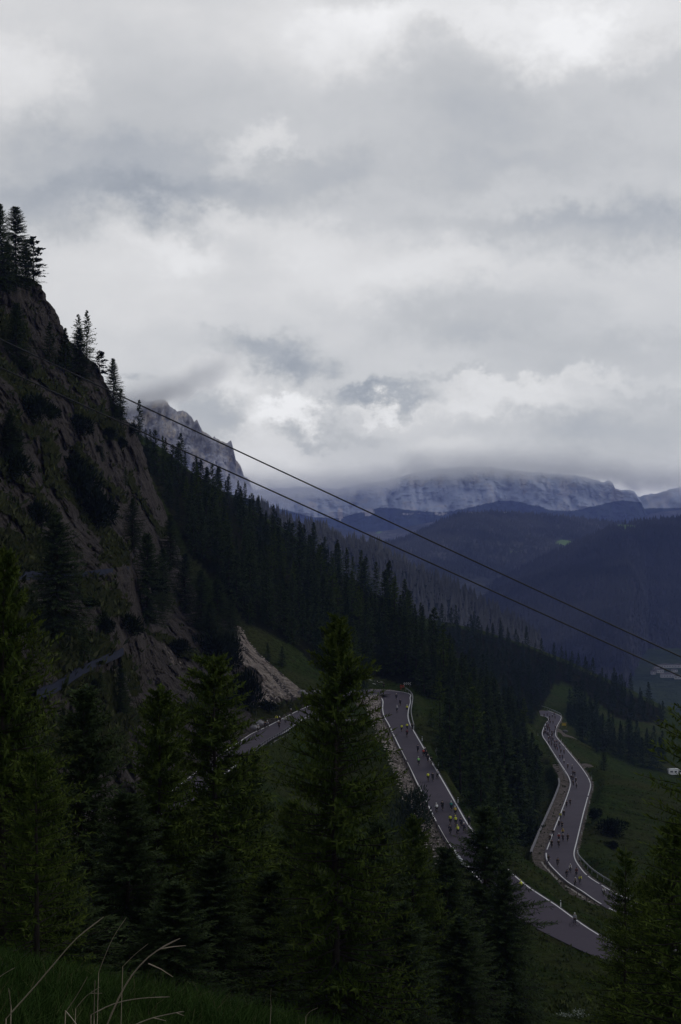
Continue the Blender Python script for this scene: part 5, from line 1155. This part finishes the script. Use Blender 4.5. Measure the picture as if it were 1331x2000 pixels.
def clothes(J, ride):
    up = [(*J[i][:3], J[i][3] + .022, [-1, 0, 1][i]) for i in (0, 1, 2)]; n0 = 7
    arms = [i for i in range(len(J)) if J[i][4] == 2 and i > 3]
    for a in arms:
        b = len(up); up += [(*J[a][:3], J[a][3] + .020, 2), (*J[a + 1][:3], J[a + 1][3] + .018, b), (*J[a + 2][:3], J[a + 2][3] + .014, b + 1)]
    lo = [(*J[0][:3], J[0][3] + .018, -1)]
    for a in [i for i in range(len(J)) if J[i][4] == 0 and i > 3]:
        b = len(lo); k = J[a + 1]; an = J[a + 2]; f = .8; lo += [(*J[a][:3], J[a][3] + .016, 0), (*k[:3], k[3] + .014, b), (k[0] + (an[0] - k[0]) * f, k[1] + (an[1] - k[1]) * f, k[2] + (an[2] - k[2]) * f, .05, b + 1)]
    return up, lo
def helmet_arrays(c):
    a, b = np.meshgrid(np.linspace(0, 1.75, 6), np.linspace(0, 2 * np.pi, 12, endpoint=False), indexing='ij')
    V = np.stack([np.sin(a) * np.cos(b) * .105, np.sin(a) * np.sin(b) * .14, np.cos(a) * .115], -1) + np.array(c); f = [(i * 12 + j, (i + 1) * 12 + j, (i + 1) * 12 + (j + 1) % 12, i * 12 + (j + 1) % 12) for i in range(5) for j in range(12)]
    return V.reshape(-1, 3), np.array(f)
def figure(J, ride):
    up, lo = clothes(J, ride); d = dict(body=skin_arrays(J, 1), jacket=skin_arrays(up, 1), tights=skin_arrays(lo, 1), helmet=helmet_arrays((J[5][0], J[5][1] + .0, J[5][2] + .01))); d['shoes'] = []
    for a in [i for i in range(len(J)) if J[i][4] == 0 and i > 3]:
        an, to = np.array(J[a + 2][:3]), np.array(J[a + 3][:3]); A = Acc(); A.tube([an + (0, -.05, -.03), an + (0, .03, -.03), to + (0, .0, -.005), to + (0, .09, -.01)], [.035, .048, .046, .02], 6); d['shoes'].append((np.vstack(A.V), A.F[0]))
    return d
FIG = [figure(rider_joints(p), True) for p in (1, -1)] + [figure(stand_joints(), False)]
def fig_meshes(f):
    one = lambda k, m: mesh(k, f[k][0], f[k][1], [M[m]], smoothf=True)
    return dict(body=one('body', 'skin'), jacket=one('jacket', 'navy'), tights=one('tights', 'blackcloth'), helmet=one('helmet', 'white'), shoes=[mesh('shoe', s[0], s[1], [M['black']]) for s in f['shoes']])
FM = [fig_meshes(f) for f in FIG]
def fig_joined(f):
    A = Acc(); [A.add(*f[k], i) for i, k in enumerate(('body', 'jacket', 'tights', 'helmet'))]; [A.add(*s, 2) for s in f['shoes']]; return A.mesh('person', [M['skin'], M['navy'], M['blackcloth'], M['white']], True)
FJ = [fig_joined(f) for f in FIG]
def bike_parts():
    d = {}; A = Acc(); bb, st, hd, hb, rw, fw = (0, -.08, .29), (0, -.20, .86), (0, .36, .84), (0, .40, .68), (0, -.50, .34), (0, .50, .34)
    for a, b, r_ in ((bb, st, .02), (bb, hb, .026), (st, hd, .02), (hd, hb, .024), (rw, bb, .014), (rw, st, .012), (hb, fw, .017), (st, (0, -.215, .93), .014)): A.tube([a, b], r_, 6)
    for s in (1, -1): A.tube([(0, -.08, .29), (.06 * s, -.08, .29), (.06 * s, -.08 + .03, .29 + .15 * s), (.13 * s, -.08 + .03, .29 + .15 * s)], .012, 5)
    d['frame'] = A
    for nm, c in (('rear', rw), ('front', fw)):
        A = Acc(); a = np.linspace(0, 2 * np.pi, 21); A.tube([(c[0], c[1] + .33 * math.cos(t), c[2] + .33 * math.sin(t)) for t in a], .014, 5, 0)
        for t in a[:-1:2]: A.tube([c, (0, c[1] + .32 * math.cos(t), c[2] + .32 * math.sin(t))], .003, 3, 1)
        A.tube([(-.04, c[1], c[2]), (.04, c[1], c[2])], .02, 6, 1); d[nm] = A
    A = Acc(); A.tube([(0, .36, .86), (0, .43, .93), (.20, .43, .93), (.21, .50, .92), (.21, .51, .84), (.21, .44, .80)], .014, 5); A.tube([(0, .43, .93), (-.20, .43, .93), (-.21, .50, .92), (-.21, .51, .84), (-.21, .44, .80)], .014, 5); d['bar'] = A
    A = Acc(); A.tube([(0, -.34, .95), (0, -.25, .955), (0, -.10, .95), (0, -.04, .945)], [.05, .07, .028, .015], 6); d['saddle'] = A; return d
BP = bike_parts(); M['frame1'] = plain('dark_frame_paint', (.02, .02, .025), .3, .2, 4, .5)
BM = dict(frame=BP['frame'].mesh('frame', [M['frame1']], True), rear=BP['rear'].mesh('wheel', [M['rubber'], M['galv']], True), front=BP['front'].mesh('wheel', [M['rubber'], M['galv']], True), bar=BP['bar'].mesh('handlebar', [M['black']], True), saddle=BP['saddle'].mesh('saddle', [M['black']], True))
JB = Acc(); mats = {'frame': 0, 'rear': 1, 'front': 1, 'bar': 0, 'saddle': 0}
for k, A in BP.items():
    for V, f in zip(A.V, A.F): pass
    JB.add(np.vstack(A.V), np.vstack([g_ for g_ in A.F]), mats[k])
BJ = JB.mesh('bicycle', [M['frame1'], M['rubber']], True)
def bicycle(loc, rz, lab, group, small, lean=0.0):
    if small: o = obj('bicycle', BJ, None, loc, rz)
    else:
        o = obj('bicycle', None, None, loc, rz)
        for k, n in (('frame', 'frame'), ('rear', 'wheel'), ('front', 'wheel'), ('bar', 'handlebar'), ('saddle', 'saddle')): obj(n, BM[k], o)
    if lean: o.rotation_euler = (0, lean, rz)
    return tag(o, lab, 'bicycle', group)
def setmat(o, i, m): o.material_slots[i].link = 'OBJECT'; o.material_slots[i].material = m
def person(pose, loc, rz, jacket, tights, helmet, lab, group, small):
    if small:
        o = obj('person', FJ[pose], None, loc, rz)
        for i, m in ((1, jacket), (2, tights), (3, helmet)): setmat(o, i, M[m])
    else:
        m_ = FM[pose]; o = obj('person', m_['body'], None, loc, rz)
        for k, m in (('jacket', jacket), ('tights', tights), ('helmet', helmet)): c = obj(k, m_[k], o); setmat(c, 0, M[m])
        for s in m_['shoes']: obj('shoe', s, o)
    return tag(o, lab, 'person', group)
pr = random.Random(3)
def rider(px, py, jacket, helmet, where, small=False, tights='blackcloth', group='cyclists on the upper road', scale=1.08):
    p, t = on_road(px, py); p = p + np.array([0, 0, .05]); rz = math.atan2(-t[0], t[1]) + pr.uniform(-.12, .12)
    bicycle(p, rz, ('bicycle of the ' + where), group.replace('cyclists', 'bicycles'), small).scale = (scale,) * 3
    person(pr.randrange(2), p, rz, jacket, tights, helmet, where, group, small).scale = (scale,) * 3
UP = [(774.7,1368,'navy','white','dark rider farthest up, just below the hairpin bend'),(782,1379,'navy','black','dark rider right below the farthest one near the hairpin'),(776,1392,'greycloth','white','grey jersey rider below the hairpin, left side'),(795.5,1391,'yellow','white','rider with pale yellow top beside the hairpin guard rail'),
 (785,1430,'yellow','black','left of the two yellow jackets below the hairpin'),(795.4,1427.5,'yellow','black','right of the two yellow jackets below the hairpin'),(805.5,1428,'blackcloth','black','black rider at the end of the hairpin guard rail'),(795.5,1440,'maroon','black','dark red rider behind the two yellow jackets'),
 (816.8,1471,'navy','black','dark rider alone left of the red jacket'),(827.6,1479.5,'red','black','bright red jacket rider in the middle of the upper road'),(831,1477,'navy','white','white helmet rider right behind the red jacket'),(833.6,1482,'blackcloth','black','black rider below the red jacket, first in the file'),(836.6,1490,'blackcloth','black','black rider below the red jacket, second in the file'),(843,1494.5,'blackcloth','navy','last black rider of the file below the red jacket'),(818,1496,'lime','white','rider in a bright green vest below the red jacket'),
 (836.6,1527,'yellow','black','yellow jacket at the left of a row of three'),(845.6,1527,'blackcloth','black','black rider in the middle of a row of three'),(855,1522,'greycloth','white','pale top rider at the right of a row of three'),
 (853.4,1589,'whitecloth','white','white top rider at the left of the lower trio'),(864.3,1584,'blackcloth','black','black rider in the middle of the lower trio'),(881.7,1585,'teal','white','teal jersey rider at the right of the lower trio'),(889.7,1595,'gold','white','dull yellow rider just below the teal jersey'),
 (880,1612,'yellow','black','left of the two bright yellow jackets near the dark spruce'),(890.5,1614,'yellow','yellow','right of the two bright yellow jackets near the dark spruce'),(901,1618,'navy','black','dark rider right of the bright yellow jackets'),(907,1628,'navy','white','dark rider with white helmet near the dark spruce'),(917,1614,'navy','black','navy rider at the road edge beside the dark spruce'),(880,1632,'navy','black','dark rider lowest at the left, above the kerb stones'),(894.7,1633,'yellow','yellow','yellow jacket lowest on the upper road'),
 (1018.5,1743,'yellow','yellow','yellow jacket rider just right of the dark spruce by the verge')]
for a in UP: rider(*a)
for (px, py, j, h, w) in [(504.6,1432,'whitecloth','white','white jersey rider leftmost on the left road'),(512,1421,'blackcloth','black','black rider beside the boulders on the left road'),(518.5,1425,'navy','black','dark rider in the small bunch on the left road'),(523.5,1424,'greycloth','white','white helmet rider in the small bunch on the left road'),(540.7,1412,'yellow','black','yellow jacket rider on the left road'),(547.3,1415,'blackcloth','white','white helmet black rider, upper one in the middle of the left road'),(545.5,1424,'navy','white','white helmet dark rider, lower one in the middle of the left road'),(558,1415,'whitecloth','black','white sleeved rider on the left road under the scree'),(569.5,1399.5,'blackcloth','white','rightmost rider on the left road beside the middle larch')]:
    rider(px, py, j, h, w, group='cyclists on the left road')
LOWB = [(1107.3,1577.5,'blackcloth','black','left of two black riders on the long lower straight'),(1114,1573.5,'blackcloth','black','right of two black riders on the long lower straight'),(1102,1596,'blackcloth','white','white helmet rider beside the yellow one on the lower straight'),(1095,1601,'yellow','black','yellow jacket rider hugging the line of the lower straight'),(1092.5,1616,'blackcloth','white','dark rider below the yellow one at the line'),(1098.3,1619,'blackcloth','black','black rider in the middle of the lower straight'),(1081,1635,'blackcloth','black','black rider crossing the white line near the wall'),
 (1099.6,1633,'gold','gold','amber jacket rider on the lower straight'),(1100,1644,'navy','white','white helmet rider just below the amber jacket'),(1109.4,1644,'blackcloth','black','black rider right of the amber jacket'),(1092.2,1643,'red','white','red jersey rider left of the amber jacket'),(1091.6,1656,'blackcloth','white','white helmet rider below the red jersey'),(1075,1645,'blackcloth','white','black rider with white sleeve edge close to the wall'),(1078,1656,'blackcloth','black','black rider just inside the line near the wall'),
 (1071.5,1686,'blackcloth','black','black rider at the line of the lower curve'),(1089.6,1692.5,'blackcloth','black','lone black rider in the lower curve'),(1114,1705,'whitecloth','white','rider with white sleeves in the group of five'),(1107.3,1716,'blackcloth','black','black rider at the left of the group of five'),(1126,1712,'maroon','black','maroon rider at the right of the group of five'),(1123.6,1732,'greycloth','white','grey rider lowest in the group of five'),(1133,1727,'yellow','black','yellow jacket rider in the group of five'),(1179,1751,'whitecloth','white','white jersey rider last before the right hand larches')]
for (px, py, j, h, w) in LOWB: rider(px, py, j, h, w, group='cyclists on the lower road')
MIDB = [(1126.4,1539.5,'greycloth','white','white helmet rider behind the bunch at the outer bend'),(1120,1536,'blackcloth','black',''),(1125.2,1530,'blackcloth','white',''),(1119.6,1526,'blackcloth','black',''),(1116,1525,'blackcloth','white',''),(1123,1517,'blackcloth','black',''),(1119.6,1516,'blackcloth','black',''),(1117.7,1504.5,'greycloth','white','rider ahead of the bunch at the outer bend'),(1109.5,1502,'navy','white','rider left of the one ahead of the bunch'),(1102,1492.5,'whitecloth','white','white jersey rider on the far lower straight')]
for (px, py, j, h, w) in MIDB: rider(px, py, j, h, w or 'dark rider in the tight bunch at the outer bend', True, group='cyclists on the lower road' if w else 'bunch at the outer bend')
FARB = [(1094,1483),(1099,1483.5),(1102,1473.5),(1096,1472),(1093.7,1464),(1092.5,1457.5),(1089,1467.5),(1085.2,1465),(1087.5,1460.5),(1083,1460.5),(1084,1454),(1078,1457.5),(1077,1451.5),(1072.6,1454),(1072,1447),(1078.5,1447),(1080.7,1448.5),(1075,1445),(1079.6,1438),(1078,1440.5),(1083,1434.5),(1078.5,1434.5),(1069,1438),(1066.6,1434.5),(1070.6,1437),(1062.5,1436),(1064.5,1433.5),(1064.5,1425),(1066,1429),(1069.4,1427),(1068.3,1422),(1071.7,1421),(1070.6,1424.5),(1067.8,1418),(1084.8,1424),(1080.7,1414.5),(1075,1414.5),(1074,1409),(1070.5,1409.5),(1084.7,1405),(1079.3,1402.5),(1074,1404.5),(1069.2,1399),(1063,1400.5),(1083,1397.5),(1084.5,1431),(1074,1431),(1073,1441),(1088,1454),(1073.5,1427)]
for i, (px, py) in enumerate(FARB): rider(px, py, pr.choice(['blackcloth', 'blackcloth', 'navy', 'navy', 'maroon', 'blackcloth']), pr.choice(['black', 'white', 'black', 'navy', 'black']), 'dark rider in the long pack on the far lower road', True, group='pack on the far lower road')
def stander(px, py, rz, j, t_, h, lab, dxy=(0, 0), group=None):
    p, t = on_road(px, py); p = p + np.array([dxy[0], dxy[1], 0]); person(2, p, rz, j, t_, h, lab, group, False)
stander(783.5, 1348, 2.8, 'red', 'red', 'black', 'left of two people in red standing under the chevron sign')
stander(788, 1349, 3.3, 'red', 'blackcloth', 'red', 'right of two people in red standing under the chevron sign')
stander(750, 1345, 3.0, 'blackcloth', 'blackcloth', 'black', 'person in black on the gravel at the top of the hairpin')
stander(738, 1342, 1.8, 'blackcloth', 'blackcloth', 'white', 'person with white helmet beside the white motorbike')
stander(1131, 1490, 2.5, 'blackcloth', 'blackcloth', 'black', 'person in black at the roadside by the small gravel patch')
stander(1086, 1425, 2.5, 'maroon', 'blackcloth', 'white', 'person standing at the mouth of the gravel pull-in')
stander(1123, 1806, 2.9, 'greycloth', 'blackcloth', 'white', 'person in grey top holding a bicycle on the verge of the upper road')
p, t = on_road(1122, 1808); bicycle(p + np.array([0, -.35, 0]), 1.9, 'bicycle held by the person in grey on the verge', None, False)
# white motorbike at the hairpin
p, t = on_road(732, 1343.5); e = obj('motorbike', None, None, p, 1.2); tag(e, 'white motorbike parked on the gravel behind the hairpin', 'motorbike')
A = Acc(); A.tube([(0, -.75, .75), (0, -.3, .85), (0, .2, .95), (0, .6, 1.05), (0, .75, .8)], [.16, .24, .26, .28, .12], 8); obj('fairing', A.mesh('fairing', [M['white']], True), e)
for y in (-.7, .75):
    A = Acc(); a = np.linspace(0, 2 * np.pi, 17); A.tube([(0, y + .27 * math.cos(t_), .33 + .27 * math.sin(t_)) for t_ in a], .07, 6); A.tube([(-.1, y, .33), (.1, y, .33)], .08, 6); obj('wheel', A.mesh('wheel', [M['rubber']], True), e)
A = Acc(); A.box((0, -.1, .45), (.3, .7, .4)); A.tube([(0, .5, .9), (0, .75, .33)], .05, 6); obj('engine', A.mesh('engine', [M['darkmetal']]), e)
A = Acc(); A.tube([(-.38, .42, 1.1), (0, .5, 1.12), (.38, .42, 1.1)], .025, 6); obj('handlebar', A.mesh('handlebar', [M['black']]), e)
A = Acc(); A.box((0, -.75, 1.0), (.45, .4, .35)); obj('top_case', A.mesh('top_case', [M['black']]), e)

# ------------------------------------------------------------------ camper van, houses, huts
d = float(ray_ground(1318, 1514, 420, 900)[0]); e = obj('camper_van', None, None, P(1320, 1514, d), R(6)); s = d / 640 * 1.0; tag(e, 'white camper van parked behind the meadow at the right edge', 'camper van')
def prism(A, prof, y0, y1, mi=0):
    n = len(prof); V = [(x, y0, z) for x, z in prof] + [(x, y1, z) for x, z in prof]; A.add(V, np.array([(i, (i + 1) % n, n + (i + 1) % n, n + i) for i in range(n)]), mi)
    c0 = [(sum(p_[0] for p_ in prof) / n, y, sum(p_[1] for p_ in prof) / n) for y in (y0, y1)]
    A.add([(x, y0, z) for x, z in prof] + [c0[0]], np.array([((i + 1) % n, i, n, n) for i in range(n)]), mi); A.add([(x, y1, z) for x, z in prof] + [c0[1]], np.array([(i, (i + 1) % n, n, n) for i in range(n)]), mi)
A = Acc(); prism(A, [(-3.6, .45), (-3.6, 2.6), (-3.2, 2.95), (.8, 2.95), (1.6, 2.75), (2.3, 2.1), (2.5, 1.9), (3.4, 1.35), (3.6, 1.1), (3.6, .45)], -1.1, 1.1); obj('body', A.mesh('body', [M['white']]), e)
for x, z, w, h in ((-2.2, 1.75, 1.3, .6), (-.3, 1.75, 1.0, .6), (1.75, 1.7, .9, .55)): A = Acc(); A.box((x, -1.11, z), (w, .05, h)); obj('window', A.mesh('window', [M['glass']]), e)
A = Acc(); A.add([(2.35, -1.0, 2.02), (2.35, 1.0, 2.02), (3.3, 1.0, 1.45), (3.3, -1.0, 1.45)] , np.array([(0, 1, 2, 3)])); A.V[0] += (.06, 0, .06); obj('windscreen', A.mesh('windscreen', [M['glass']]), e)
A = Acc(); A.box((-.6, -1.11, 1.15), (5.8, .03, .14)); obj('stripe', A.mesh('stripe', [M['greycloth']]), e)
for x in (-2.0, 2.3):
    for y in (-.95, .95): A = Acc(); A.tube([(x, y - .12, .38), (x, y + .12, .38)], .38, 14, cap=True); obj('wheel', A.mesh('wheel', [M['rubber']], True), e)
M['plaster'] = plain('pale_plaster', (.42, .41, .40), .9, .1, .5); M['tiles'] = plain('grey_roof', (.10, .085, .08), .9, .3, .5)
def house(loc, w, dp_, h, rz, lab, group=None, roofh=None):
    e = obj('house', None, None, loc, rz); tag(e, lab, 'house', group)
    A = Acc(); A.box((0, 0, h / 2 - 1), (w, dp_, h + 2)); obj('wall', A.mesh('wall', [M['plaster']]), e); rh = roofh or h * .35
    A = Acc(); prism(A, [(-w / 2 - .8, h), (0, h + rh), (w / 2 + .8, h)], -dp_ / 2 - .8, dp_ / 2 + .8); obj('roof', A.mesh('roof', [M['tiles']]), e)
    for k in range(max(2, int(w / 4))):
        for f_ in range(max(1, int(h / 3.2))): A = Acc(); A.box((-w / 2 + (k + .5) * w / max(2, int(w / 4)), -dp_ / 2 - .02, 1.8 + f_ * 3), (1.3, .1, 1.4)); obj('window', A.mesh('window', [M['glass']]), e)
def at_z(px, py, z): return P(px, py, -z * F / (py - 1000.0))
for px, py, w, dp_, h, rz, lab in [(1300,1303,46,14,7,.05,'long pale building farthest back in the valley village'),(1325,1303,26,14,7,0,'pale building cut by the right edge in the valley village'),(1288,1313,22,12,8,.3,'pale house next to the forest edge in the valley village'),(1276,1316,12,10,7,.1,'small pale house half behind the trees in the valley village'),(1306,1322,44,16,8,-.12,'long pale hall nearest in the valley village'),(1326,1325,24,12,7,-.1,'low pale building near the long hall in the valley village'),(1282,1307,16,10,6,.2,'small pale house at the back left of the valley village'),(1318,1312,14,10,6,.2,'little house in the middle of the valley village')]:
    house(at_z(px, py, -274.0), w * .6, dp_ * .7, h * .62, rz, lab, 'valley village houses')
house(P(919, 1003, 4395), 17, 10, 5, .1, 'white hut with long front on top of the far wooded hill', None, 1.5)
house(P(988, 1002.5, 4460), 16, 9, 4, -.1, 'second pale hut on top of the far wooded hill', None, 1.5)
# pale flowering bush at the bottom right
M['blossom'] = plain('white_blossom', (.34, .37, .31), .8, .2, 6); bm_ = bush_mesh(455, 2.6, .8, 200, .16, .08, M['blossom'], 8)
d = float(ray_ground(1120, 1990, 90, 220)[0]); plant_bush('flowering_bush', bm_, P(1120, 1992, d), (1.1, 1.0, 1.0), .4, 'small pale flowering bush in the grass at the bottom right')
